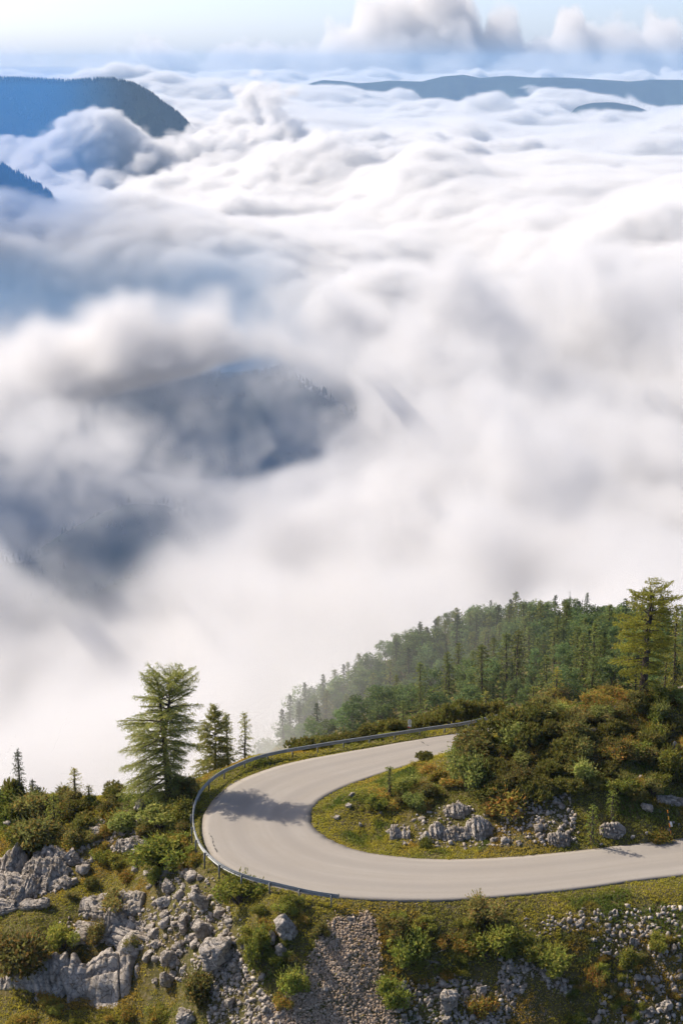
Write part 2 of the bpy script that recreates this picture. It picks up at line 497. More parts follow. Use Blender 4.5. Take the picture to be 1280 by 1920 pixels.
def mountain(name, prof, y0, depth_f, slope_f, slope_b, nx, ny, zmin, noise_a, seed, trees, tree_h, right_edge=True):
    """ridge seen along photo profile prof [(u, v)...] at distance y0, falling towards the viewer at slope_f"""
    P = np.array([at_y(u, v, y0)[:] for u, v in prof])
    xs = np.linspace(P[0, 0], P[-1, 0], nx); zr = np.interp(xs, P[:, 0], P[:, 2])
    s = np.linspace(-depth_f, depth_f * 0.6, ny)
    X, S = np.meshgrid(xs, s, indexing='ij')
    Z = zr[:, None] - np.where(S < 0, -S * slope_f, S * slope_b)
    k = np.minimum(1, np.abs(S) / (depth_f * 0.18))
    Z = Z - k * noise_a * np.abs(fbm2(X, S * 0.35, depth_f * 0.35, seed, 5))
    Y = y0 + S
    Z = np.maximum(Z, zmin)
    o = link(name, mesh_from(name, np.stack([X, Y, Z], -1).reshape(-1, 3), grid_faces(nx, ny), smooth=True), far_m.m); tag(o, kind='structure')
    if trees:
        r_ = np.random.default_rng(seed); i = r_.uniform(0, nx - 1.01, trees); j = r_.uniform(0, ny * 0.75, trees)
        m_ = trees // 4; j[:m_] = np.argmin(np.abs(s)) + r_.normal(0, 0.5, m_)
        i0, j0 = i.astype(int), np.clip(j, 0, ny - 2).astype(int); fi, fj = i - i0, np.clip(j, 0, ny - 2) - j0
        def bl(A): return A[i0, j0] * (1 - fi) * (1 - fj) + A[i0 + 1, j0] * fi * (1 - fj) + A[i0, j0 + 1] * (1 - fi) * fj + A[i0 + 1, j0 + 1] * fi * fj
        C = np.c_[bl(X), bl(Y), bl(Z)]; h = tree_h * r_.uniform(0.5, 1.25, trees); w = h * r_.uniform(0.16, 0.24, trees)
        V, F = cones(C, h, w)
        t = link("mountain_forest", mesh_from("mountain_forest", V, F), far_m.m); tag(t, kind='stuff')
mountain("mountain", [(-420, 150), (-200, 146), (0, 146), (60, 148), (130, 150), (190, 147), (215, 148), (250, 156), (280, 173), (310, 196), (340, 217), (360, 240), (375, 263), (420, 330), (470, 420)], 7200, 900, 0.55, 0.6, 200, 90, -700, 60, 301, 9000, 15)
mountain("mountain", [(-500, 180), (-250, 210), (-60, 283), (0, 309), (20, 319), (40, 329), (60, 340), (80, 352), (92, 362), (105, 378), (140, 430), (180, 520)], 4100, 420, 0.75, 0.7, 120, 60, -700, 25, 311, 3200, 13)
mountain("far_ridge", [(520, 230), (560, 166), (580, 156), (605, 149), (640, 151), (670, 155), (700, 153), (730, 150), (790, 152), (830, 142), (870, 139), (900, 145), (950, 141), (1000, 145), (1060, 144), (1120, 147), (1180, 152), (1220, 148), (1275, 149), (1340, 152), (1500, 145)], 16500, 1800, 0.30, 0.4, 220, 60, -700, 120, 321, 0, 0)
mountain("far_ridge", [(1050, 230), (1080, 198), (1110, 191), (1150, 189), (1190, 195), (1240, 214), (1290, 240)], 13500, 900, 0.3, 0.4, 90, 40, -700, 50, 331, 0, 0)
# ------------------------------------------------------------------ small mesh builders
class MB:
    """collects vertices and faces of one mesh object"""
    def __init__(s): s.V, s.F3, s.F4, s.T, s.n = [], [], [], [], 0
    def add(s, V, F, tint=None):
        V = np.asarray(V, float).reshape(-1, 3); F = np.asarray(F, int)
        (s.F3 if F.shape[1] == 3 else s.F4).append(F + s.n)
        s.V.append(V); s.n += len(V)
        t = np.ones((len(V), 3)) if tint is None else np.broadcast_to(np.asarray(tint, float), (len(V), 3))
        s.T.append(t)
    def box(s, c, size, rot=None, tint=None):
        h = np.array(size) / 2
        v = np.array([[x, y, z] for x in (-1, 1) for y in (-1, 1) for z in (-1, 1)]) * h
        if rot is not None: v = v @ np.array(rot).T
        s.add(v + np.array(c), [[0, 1, 3, 2], [4, 6, 7, 5], [0, 4, 5, 1], [2, 3, 7, 6], [0, 2, 6, 4], [1, 5, 7, 3]], tint)
    def tube(s, P, r, sides=6, tint=None, cap=True):
        P = np.asarray(P, float); n = len(P); r = np.broadcast_to(np.asarray(r, float), (n,))
        d = np.gradient(P, axis=0); d /= np.linalg.norm(d, axis=1)[:, None] + 1e-12
        ref = np.array([0.31, 0.95, 0.02]) if abs(d[:, 2]).mean() > 0.6 else np.array([0.02, 0.05, 1.0])
        a = np.cross(d, ref); a /= np.linalg.norm(a, axis=1)[:, None] + 1e-12
        b = np.cross(d, a)
        ang = np.linspace(0, 2 * math.pi, sides, endpoint=False)
        ring = P[:, None] + r[:, None, None] * (np.cos(ang)[None, :, None] * a[:, None] + np.sin(ang)[None, :, None] * b[:, None])
        i, j = np.meshgrid(np.arange(n - 1), np.arange(sides), indexing='ij')
        k = (j + 1) % sides
        f = np.stack([i * sides + j, i * sides + k, (i + 1) * sides + k, (i + 1) * sides + j], -1).reshape(-1, 4)
        s.add(ring.reshape(-1, 3), f, tint)
        if cap:
            o = s.n
            s.add(np.vstack([ring[-1], P[-1:]]), [[q, (q + 1) % sides, sides] for q in range(sides)], tint)
            s.add(np.vstack([ring[0], P[:1]]), [[(q + 1) % sides, q, sides] for q in range(sides)], tint)
    def cards(s, P, A, B, tint):
        """leaf-like diamonds: centres P, half axes A (long) and B (wide)"""
        n = len(P)
        if n == 0: return
        V = np.stack([P - A, P + B, P + A, P - B], 1).reshape(-1, 3)
        F = np.arange(4 * n).reshape(n, 4)
        s.add(V, F, np.repeat(np.broadcast_to(tint, (n, 3)), 4, 0))
    def mesh(s, name, smooth=False):
        faces = []
        if s.F4: faces.append(np.concatenate(s.F4))
        if s.F3: faces.append(np.concatenate(s.F3))
        return mesh_from(name, np.concatenate(s.V), faces, np.concatenate(s.T), smooth)

def rotz(a): c, q = math.cos(a), math.sin(a); return np.array([[c, -q, 0], [q, c, 0], [0, 0, 1]])

def plain(name, color, rough=0.6, metal=0.0, vary=0.15, scale=6.0, bump=0.0):
    m = Mat(name); co = m.coord(); n = m.noise(co, scale, 5, 0.65)
    dark = tuple(q * (1 - vary * 2) for q in color)
    m.put(m.b.inputs['Base Color'], m.mix(m.rng(n, 0.3, 0.75), color, dark))
    m.b.inputs['Roughness'].default_value = rough; m.b.inputs['Metallic'].default_value = metal
    if bump: m.bump(n, bump, 0.02)
    return m.m

steel = Mat("galvanised_steel")
co = steel.coord(); n_ = steel.noise(co, 3.0, 5, 0.6); n2_ = steel.noise(co, 40.0, 2, 0.6)
c = steel.mix(steel.rng(n_, 0.35, 0.7), (0.31, 0.32, 0.32), (0.22, 0.23, 0.23))
c = steel.mix(steel.rng(n2_, 0.6, 0.8, 0, 0.3), c, (0.22, 0.20, 0.18))
steel.put(steel.b.inputs['Base Color'], c); steel.b.inputs['Metallic'].default_value = 0.35
steel.b.inputs['Roughness'].default_value = 0.6
post_steel = plain("post_steel", (0.17, 0.18, 0.19), 0.55, 0.5, 0.2)

# ------------------------------------------------------------------ guardrail round the outside of the bend
RAIL_PX = [(632, 1679), (585, 1672), (527, 1659), (470, 1645), (430, 1630), (400, 1611), (374, 1582), (362, 1545), (364, 1510), (378, 1480), (405, 1454), (440, 1436),
           (500, 1416), (600, 1396), (700, 1381), (800, 1366), (880, 1354)]
rail_line = [tuple(at_z(u, v, 0.62)[:2]) for u, v in RAIL_PX] + [(15.5, 154.3)]
rail_line = smooth_line(rail_line, 0.2)
rail_s = np.arange(len(rail_line)) * 0.2
rd = np.gradient(rail_line, axis=0); rd /= np.linalg.norm(rd, axis=1)[:, None]
rn = np.stack([-rd[:, 1], rd[:, 0]], -1)
# make rn point at the road (towards the middle of the bend)
if np.mean(((np.array([4.0, 132.0]) - rail_line) * rn).sum(-1)) < 0: rn = -rn
rg = np.minimum(ground_z(rail_line[:, 0], rail_line[:, 1]), 0.05)
rg = np.convolve(np.pad(rg, 10, mode='edge'), np.ones(21) / 21, 'valid')
rail_z = 0.62 + np.maximum(rg, -0.12) * 0.5
guard = empty("guardrail", (rail_line[0, 0], rail_line[0, 1], 0.0))
tag(guard, "galvanised steel guardrail curving round the outside of the hairpin on short posts", "guardrail")
org = np.array([rail_line[0, 0], rail_line[0, 1], 0.0])
# W-beam profile: (towards the road, up)
PROF = np.array([(0.00, 0.155), (0.03, 0.15), (0.085, 0.11), (0.085, 0.065), (0.02, 0.015), (0.02, -0.015), (0.085, -0.065), (0.085, -0.11), (0.03, -0.15), (0.0, -0.155)])
def beam(i0, i1, name):
    idx = np.arange(i0, i1 + 1, 2); mb = MB()
    rows = []
    for back in (0.0, -0.02):
        p = PROF + np.array([back, 0])
        v = np.stack([rail_line[idx, 0][:, None] + rn[idx, 0][:, None] * p[None, :, 0], rail_line[idx, 1][:, None] + rn[idx, 1][:, None] * p[None, :, 0],
                      rail_z[idx][:, None] + p[None, :, 1]], -1)
        rows.append(v)
    n, m = len(idx), len(PROF)
    mb.add((rows[0] - org).reshape(-1, 3), grid_faces(n, m)); mb.add((rows[1] - org).reshape(-1, 3), grid_faces(n, m)[:, ::-1])
    for q in (0, m - 1):
        mb.add(np.concatenate([rows[0][:, q], rows[1][:, q]]) - org, np.stack([np.arange(n - 1), np.arange(1, n), n + np.arange(1, n), n + np.arange(n - 1)], -1))
    return link(name, mb.mesh(name), steel.m, guard)
step_b = 20                                            # 4 m lengths of beam
for i0 in range(0, len(rail_line) - 1, step_b):
    beam(i0, min(i0 + step_b, len(rail_line) - 1), "rail_beam")
post_mb = MB()
post_mb.box((0, 0, -0.2), (0.11, 0.075, 1.3)); post_mb.box((0.085, 0, 0.33), (0.06, 0.07, 0.2))
post_me = post_mb.mesh("post"); post_me.materials.append(post_steel)
k = 2
while k < len(rail_line) - 2:
    o = link("post", post_me, None, guard)
    p_ = np.array([rail_line[k, 0] - rn[k, 0] * 0.14, rail_line[k, 1] - rn[k, 1] * 0.14, rail_z[k] - 0.37]) - org
    o.location = p_; o.rotation_euler = (0, 0, math.atan2(rn[k, 1], rn[k, 0]))
    k += 12
# rounded end plate where the rail begins
mb = MB(); a = np.linspace(-1.4, 1.4, 8)
e = rail_line[0]; tn = -rd[0]
pts = [np.array([e[0] + tn[0] * 0.14 * math.cos(q) + rn[0, 0] * (0.05 - 0.1 * math.sin(q)), e[1] + tn[1] * 0.14 * math.cos(q) + rn[0, 1] * (0.05 - 0.1 * math.sin(q)), rail_z[0]]) - org for q in a]
mb.add(np.array([[*p_[:2], p_[2] + dz] for p_ in pts for dz in (-0.16, 0.16)]), [[2 * q, 2 * q + 2, 2 * q + 3, 2 * q + 1] for q in range(7)])
link("end_plate", mb.mesh("end_plate"), steel.m, guard)

# ------------------------------------------------------------------ cracks in the asphalt (thin sheets on the road)
tar = plain("crack_tar", (0.10, 0.09, 0.08), 0.9, 0, 0.2)
def crack(px, width, seed):
    pts = smooth_line([tuple(at_z(u, v, 0.034)[:2]) for u, v in px], 0.12)
    d = np.gradient(pts, axis=0); d /= np.linalg.norm(d, axis=1)[:, None]; nn = np.stack([-d[:, 1], d[:, 0]], -1)
    w = width * np.clip(0.65 + 0.9 * noise2(pts[:, 0], pts[:, 1], 0.22, seed), 0.05, 1.6)
    off = 0.06 * noise2(pts[:, 0], pts[:, 1], 0.5, seed + 1)
    l = pts + nn * (off + w)[:, None]; r = pts + nn * (off - w)[:, None]
    V = np.concatenate([np.c_[l, np.full(len(l), 0.034)], np.c_[r, np.full(len(r), 0.034)]])
    n = len(l); i = np.arange(n - 1)
    o = link("road_crack", mesh_from("road_crack", V, np.stack([i, i + n, i + n + 1, i + 1], -1)), tar)
    tag(o, kind='structure')
crack([(447, 1462), (430, 1474), (418, 1487), (404, 1500)], 0.07, 3)
crack([(391, 1562), (400, 1580), (409, 1600)], 0.04, 9)
crack([(786, 1390), (796, 1394), (803, 1398)], 0.05, 12)

# ------------------------------------------------------------------ road marker behind the far rail, snow pole by the near verge
white_paint = plain("white_paint", (0.78, 0.77, 0.74), 0.5, 0, 0.06)
red_paint = plain("red_paint", (0.45, 0.05, 0.04), 0.5, 0, 0.1)
dark_paint = plain("dark_paint", (0.03, 0.03, 0.035), 0.5, 0, 0.1)
orange_paint = plain("orange_paint", (0.85, 0.27, 0.02), 0.5, 0, 0.1)
b0_ = at_z(768, 1383, 0.0)
mk = empty("road_marker", (b0_.x, b0_.y + 1.1, float(ground_z(b0_.x, b0_.y + 1.1))), 0.1)
tag(mk, "white board with a dark slash and red foot standing behind the far guardrail", "road marker")
hz = 0.55 - mk.location.z
mb = MB(); mb.tube([(0, 0, -0.3), (0, 0, hz + 0.5)], 0.03, 8); link("post", mb.mesh("post"), post_steel, mk)
def plate(pts, y0, y1):
    mb = MB(); n = len(pts)
    V = np.array([(x, y, z) for y in (y0, y1) for x, z in pts]); mb.add(V, [[i, (i + 1) % n, n + (i + 1) % n, n + i] for i in range(n)])
    c0 = np.array([(x, y0, z) for x, z in pts] + [(np.mean([q[0] for q in pts]), y0, np.mean([q[1] for q in pts]))])
    mb.add(c0, [[(i + 1) % n, i, n] for i in range(n)]); c1 = c0.copy(); c1[:, 1] = y1; mb.add(c1, [[i, (i + 1) % n, n] for i in range(n)])
    return mb
link("upper_board", plate([(-0.16, hz + 0.38), (-0.1, hz + 0.30), (0.16, hz + 0.36), (0.17, hz + 0.62), (0.06, hz + 0.74), (-0.06, hz + 0.74), (-0.15, hz + 0.6)], -0.05, -0.035).mesh("upper_board"), white_paint, mk)
link("lower_board", plate([(-0.17, hz + 0.12), (0.16, hz + 0.0), (0.16, hz + 0.27), (-0.12, hz + 0.24)], -0.05, -0.035).mesh("lower_board"), white_paint, mk)
link("dark_stripe", plate([(-0.025, hz + 0.3), (0.025, hz + 0.3), (0.04, hz + 0.7), (-0.01, hz + 0.7)], -0.058, -0.052).mesh("dark_stripe"), dark_paint, mk)
link("red_foot", plate([(-0.17, hz - 0.05), (0.05, hz - 0.05), (0.05, hz + 0.05), (-0.17, hz + 0.12)], -0.066, -0.06).mesh("red_foot"), red_paint, mk)

b1_ = at_z(1257, 1571, 0.05)
sp_ = empty("snow_pole", (b1_.x, b1_.y, float(ground_z(b1_.x, b1_.y))), 0.0)
tag(sp_, "thin leaning snow pole banded orange, white and black on the inner verge", "snow pole")
lean = np.array([-0.17, 0.02, 1.0])
def seg(z0, z1, name, mat, r=0.03):
    mb = MB(); mb.tube([lean * z0, lean * (z0 + z1) / 2, lean * z1], r, 8); link(name, mb.mesh(name), mat, sp_)
seg(-0.3, 0.05, "foot", dark_paint); seg(0.052, 0.45, "orange_band", orange_paint, 0.035); seg(0.452, 0.72, "dark_band", dark_paint)
seg(0.722, 1.05, "red_band", orange_paint, 0.04); seg(1.052, 1.32, "dark_band", dark_paint)
seg(1.322, 1.62, "yellow_band", plain("yellow_paint", (0.80, 0.42, 0.03), 0.5, 0, 0.1), 0.036); seg(1.622, 1.86, "dark_band", dark_paint); seg(1.862, 2.08, "orange_band", orange_paint, 0.032)
mb = MB(); mb.box((0.0, 0.0, 0.0), (0.16, 0.02, 0.42), None); o = link("white_flag", mb.mesh("white_flag"), white_paint, sp_); o.location = lean * 0.95 + np.array([0.125, 0, 0]); o.rotation_euler = (0, -0.2, 0)
# ------------------------------------------------------------------ limestone
lime = Mat("limestone")
co = lime.coord(); oi = lime.n("ShaderNodeObjectInfo").outputs['Random']
geo_ = lime.n("ShaderNodeNewGeometry")
wp = geo_.outputs['Position']
n1 = lime.noise(wp, 1.1, 6, 0.62); n2 = lime.noise(wp, 6.0, 6, 0.7, 0.6); n3 = lime.noise(wp, 26.0, 4, 0.7)
c = lime.mix(lime.rng(oi, 0, 1), (0.46, 0.41, 0.355), (0.56, 0.505, 0.445))
c = lime.mix(lime.rng(n1, 0.42, 0.68, 0, 0.75), c, (0.22, 0.175, 0.125))
c = lime.mix(lime.rng(n2, 0.5, 0.72, 0, 0.75), c, (0.10, 0.09, 0.075))
c = lime.mix(lime.rng(n3, 0.55, 0.8, 0, 0.5), c, (0.46, 0.43, 0.39))
wv = lime.n("ShaderNodeVectorMath", operation='ADD'); sc_ = lime.n("ShaderNodeVectorMath", operation='SCALE')
nz = lime.n("ShaderNodeTexNoise"); lime.put(nz.inputs['Vector'], wp); nz.inputs['Scale'].default_value = 1.6; nz.inputs['Detail'].default_value = 4
lime.put(sc_.inputs[0], nz.outputs[1]); sc_.inputs['Scale'].default_value = 0.9
lime.put(wv.inputs[0], wp); lime.put(wv.inputs[1], sc_.outputs[0])
vo = lime.n("ShaderNodeTexVoronoi", feature='DISTANCE_TO_EDGE'); lime.put(vo.inputs['Vector'], wv.outputs[0]); vo.inputs['Scale'].default_value = 1.5
crk = lime.rng(vo.outputs['Distance'], 0.0, 0.05, 1, 0)
c = lime.mix(lime.math('MULTIPLY', crk, 0.5), c, (0.09, 0.075, 0.06))
lime.put(lime.b.inputs['Base Color'], c); lime.b.inputs['Roughness'].default_value = 0.92
lime.b.inputs['Specular IOR Level'].default_value = 0.15
lime.bump(lime.math('SUBTRACT', lime.math('ADD', n2, lime.math('MULTIPLY', n3, 0.35)), lime.math('MULTIPLY', crk, 0.6)), 1.0, 0.16)
scree_mat = Mat("scree_stone")
co = scree_mat.coord(); a_ = scree_mat.attr("tint"); nn = scree_mat.noise(co, 9.0, 4, 0.6)
scree_mat.put(scree_mat.b.inputs['Base Color'], scree_mat.mix(scree_mat.rng(nn, 0.4, 0.8, 0, 0.5), a_, (0.20, 0.165, 0.125)))
scree_mat.b.inputs['Roughness'].default_value = 0.95; scree_mat.b.inputs['Specular IOR Level'].default_value = 0.1

def ico(sub):
    bm = bmesh.new(); bmesh.ops.create_icosphere(bm, subdivisions=sub, radius=1.0)
    V = np.array([v.co[:] for v in bm.verts]); F = np.array([[v.index for v in f.verts] for f in bm.faces]); bm.free()
    return V, F
ICO4, ICO3, ICO1 = ico(5), ico(4), ico(1)

def noise_dir(V, scale, seed):
    p = V * scale + seed * 7.3
    return (noise2(p[:, 0], p[:, 1] + p[:, 2] * 0.37, 1.0, seed) + noise2(p[:, 1] + 31, p[:, 2] - p[:, 0] * 0.41, 1.0, seed + 3) + noise2(p[:, 2] - 17, p[:, 0] + p[:, 1] * 0.29, 1.0, seed + 5)) / 1.8

def rock_mesh(seed, base=ICO3, cuts=11, rough=0.05, name="boulder"):
    r_ = np.random.default_rng(seed)
    V, F = base; cuts += 1; q_ = np.arange(cuts) + 0.5
    th = np.arccos(1 - 2 * q_ / cuts); ph = math.pi * (1 + 5 ** 0.5) * q_
    N = np.stack([np.cos(ph) * np.sin(th), np.sin(ph) * np.sin(th), np.cos(th)], -1) + r_.normal(0, 0.40, (cuts, 3)); N /= np.linalg.norm(N, axis=1)[:, None]
    d = r_.uniform(0.52, 0.95, cuts)
    q = V @ N.T
    rad = np.where(q > 0.05, d / np.maximum(q, 0.05), 9.0)
    rad = np.minimum(-0.010 * np.log(np.exp(-rad / 0.014).sum(1) + 1e-30), 1.12)
    rad = rad + rough * noise_dir(V, 1.8, seed) + rough * 0.6 * noise_dir(V, 4.5, seed + 9) + rough * 0.3 * noise_dir(V, 11.0, seed + 19)
    rad = rad - 2.4 * rough * np.exp(-(noise_dir(V * [1, 0.7, 1.3], 1.7, seed + 29) / 0.10) ** 2) - 1.2 * rough * np.exp(-(noise_dir(V, 3.1, seed + 39) / 0.12) ** 2)
    P = V * rad[:, None]
    me = mesh_from(name, P, F, smooth=False); me.materials.append(lime.m)
    return me

def slab_mesh(seed, nu=150, nv=56, name="karst_slab", groove=0.10, freq=9.0):
    """long weathered outcrop cut by solution grooves running down its face"""
    r_ = np.random.default_rng(seed)
    u = np.linspace(0, 2 * math.pi, nu, endpoint=False); v = np.linspace(0.02, math.pi - 0.02, nv)
    # long axis x; cross-section in y-z as a rounded block
    X = -np.cos(v)[None, :] * np.ones((nu, 1)); S = np.sin(v)[None, :] ** 0.45
    cu, su = np.cos(u)[:, None], np.sin(u)[:, None]
    e = 0.62
    Y = S * np.sign(cu) * np.abs(cu) ** e; Z = S * np.sign(su) * np.abs(su) ** e
    x = X * 1.0
    n1 = noise2(x * 3 + seed, Y * 1.2, 1.0, seed); n2 = noise2(x * 11, Y * 2.5 - Z, 1.0, seed + 1); n3 = noise2(x * 26, Y * 7 + Z * 5, 1.0, seed + 3)
    fl = np.abs(np.sin(math.pi * (x * freq + 0.55 * n1 + 0.28 * n2))) ** 0.55                     # flutes running down the face
    fl = 1 - (1 - fl) * np.clip(0.75 + 0.5 * noise2(x * 5, Y * 2, 1.0, seed + 9), 0.1, 1.2)
    cl = np.minimum(1, np.abs(noise2((x + 0.03 * n2) * freq * 1.1, Y * 0.8, 1.0, seed + 4)) / 0.22)  # deep clefts
    bd = np.minimum(1, np.abs(noise2((Y + 0.10 * n1 + 0.25 * x) * 4.2, x * 1.6, 1.0, seed + 7)) / 0.30)   # bedding partings
    k = 1 - groove * (1 - fl) - 1.9 * groove * (1 - cl) - 1.5 * groove * (1 - bd) + 0.10 * n1 * 0.6 + 0.05 * n2 + 0.035 * n3
    k2 = 1 + 0.20 * noise2(x * 2.3, seed + 0 * x, 1.0, seed + 8) + 0.12 * noise2(x * 7.0, seed + 0 * x, 1.0, seed + 18)
    k = np.maximum(k, 0.3)
    P = np.stack([x + 0.008 * n2, Y * (0.5 + 0.5 * k) * k2, Z * k * k2], -1)
    i, j = np.meshgrid(np.arange(nu), np.arange(nv - 1), indexing='ij')
    a = i * nv + j; b = ((i + 1) % nu) * nv + j
    F = np.stack([a, b, b + 1, a + 1], -1).reshape(-1, 4)
    c0 = np.array([i_ * nv for i_ in range(nu)]); 
    ends = np.array([[-1.0, 0, 0], [1.0, 0, 0]])
    n0 = nu * nv
    t0 = np.stack([np.roll(c0, -1), c0, np.full(nu, n0)], -1); t1 = np.stack([c0 + nv - 1, np.roll(c0 + nv - 1, -1), np.full(nu, n0 + 1)], -1)
    me = mesh_from(name, np.vstack([P.reshape(-1, 3), ends]), [F, np.vstack([t0, t1])]); me.materials.append(lime.m)
    return me

ROCKS = [rock_mesh(100 + s, ICO3, 8 + s % 5, 0.035) for s in range(10)]
BIG_ROCKS = [rock_mesh(300 + s, ICO4, 10 + s % 4, 0.06) for s in range(5)]
SLABS = [slab_mesh(20 + s, 130, 72, groove=0.20, freq=5.0 + 1.2 * s) for s in range(5)]

rock_r = np.random.default_rng(5)
PXM = 25.0                                                  # photo pixels per metre at the bend
taken = []                                                  # (x, y, radius) of placed rocks

def put_rock(u, v, w, h, name, label, cat, group=None, big=False, slab=False, tilt=0.0, sink=0.25, me=None):
    """w, h: width and height in photo pixels"""
    p_ = on_ground(u, v + h * 0.25)
    m = math.hypot(p_.x, p_.y, CH - p_.z) / FPX
    W, Hh = w * m * 0.60, h * m * 0.62
    if me is None: me = (BIG_ROCKS if big else SLABS if slab else ROCKS)[rock_r.integers(0, 5 if (big or slab) else 10)]
    o = link(name, me)
    e_ = 0.5
    gxn = float(ground_z(p_.x + e_, p_.y) - ground_z(p_.x - e_, p_.y)) / (2 * e_); gyn = float(ground_z(p_.x, p_.y + e_) - ground_z(p_.x, p_.y - e_)) / (2 * e_)
    nrm = Vector((-gxn, -gyn, 1)).normalized()
    if not slab: nrm = (nrm + Vector((0, 0, 0.8))).normalized()
    xax = Vector((1, 0, 0)); xax = (xax - nrm * xax.dot(nrm)).normalized(); yax = nrm.cross(xax)
    base = Matrix((xax, yax, nrm)).transposed()
    if slab:
        L_ = Hh / 0.8; th = min(0.6 * L_ + 0.12, 1.3)
        rot = Matrix.Rotation(0.38, 3, 'X') @ base @ Matrix.Rotation(tilt + rock_r.uniform(-0.10, 0.10), 3, 'Z') @ Matrix.Rotation(rock_r.uniform(-0.08, 0.08), 3, 'Y')
        o.scale = (W * 1.05, L_, th); off = th * (0.35 - sink)
    else:
        rot = base @ Matrix.Rotation(rock_r.uniform(-0.5, 0.5) + (math.pi if rock_r.random() < 0.5 else 0), 3, 'Z') @ Matrix.Rotation(tilt + rock_r.uniform(-0.3, 0.3), 3, 'Y')
        o.scale = (W, (W + Hh) / 2 * rock_r.uniform(0.9, 1.15), Hh * 1.05); off = Hh * (0.5 - sink)
    o.rotation_euler = rot.to_euler()
    o.location = Vector((p_.x, p_.y, p_.z)) + nrm * off
    tag(o, label, cat, group)
    taken.append((p_.x, p_.y, W))
    return o

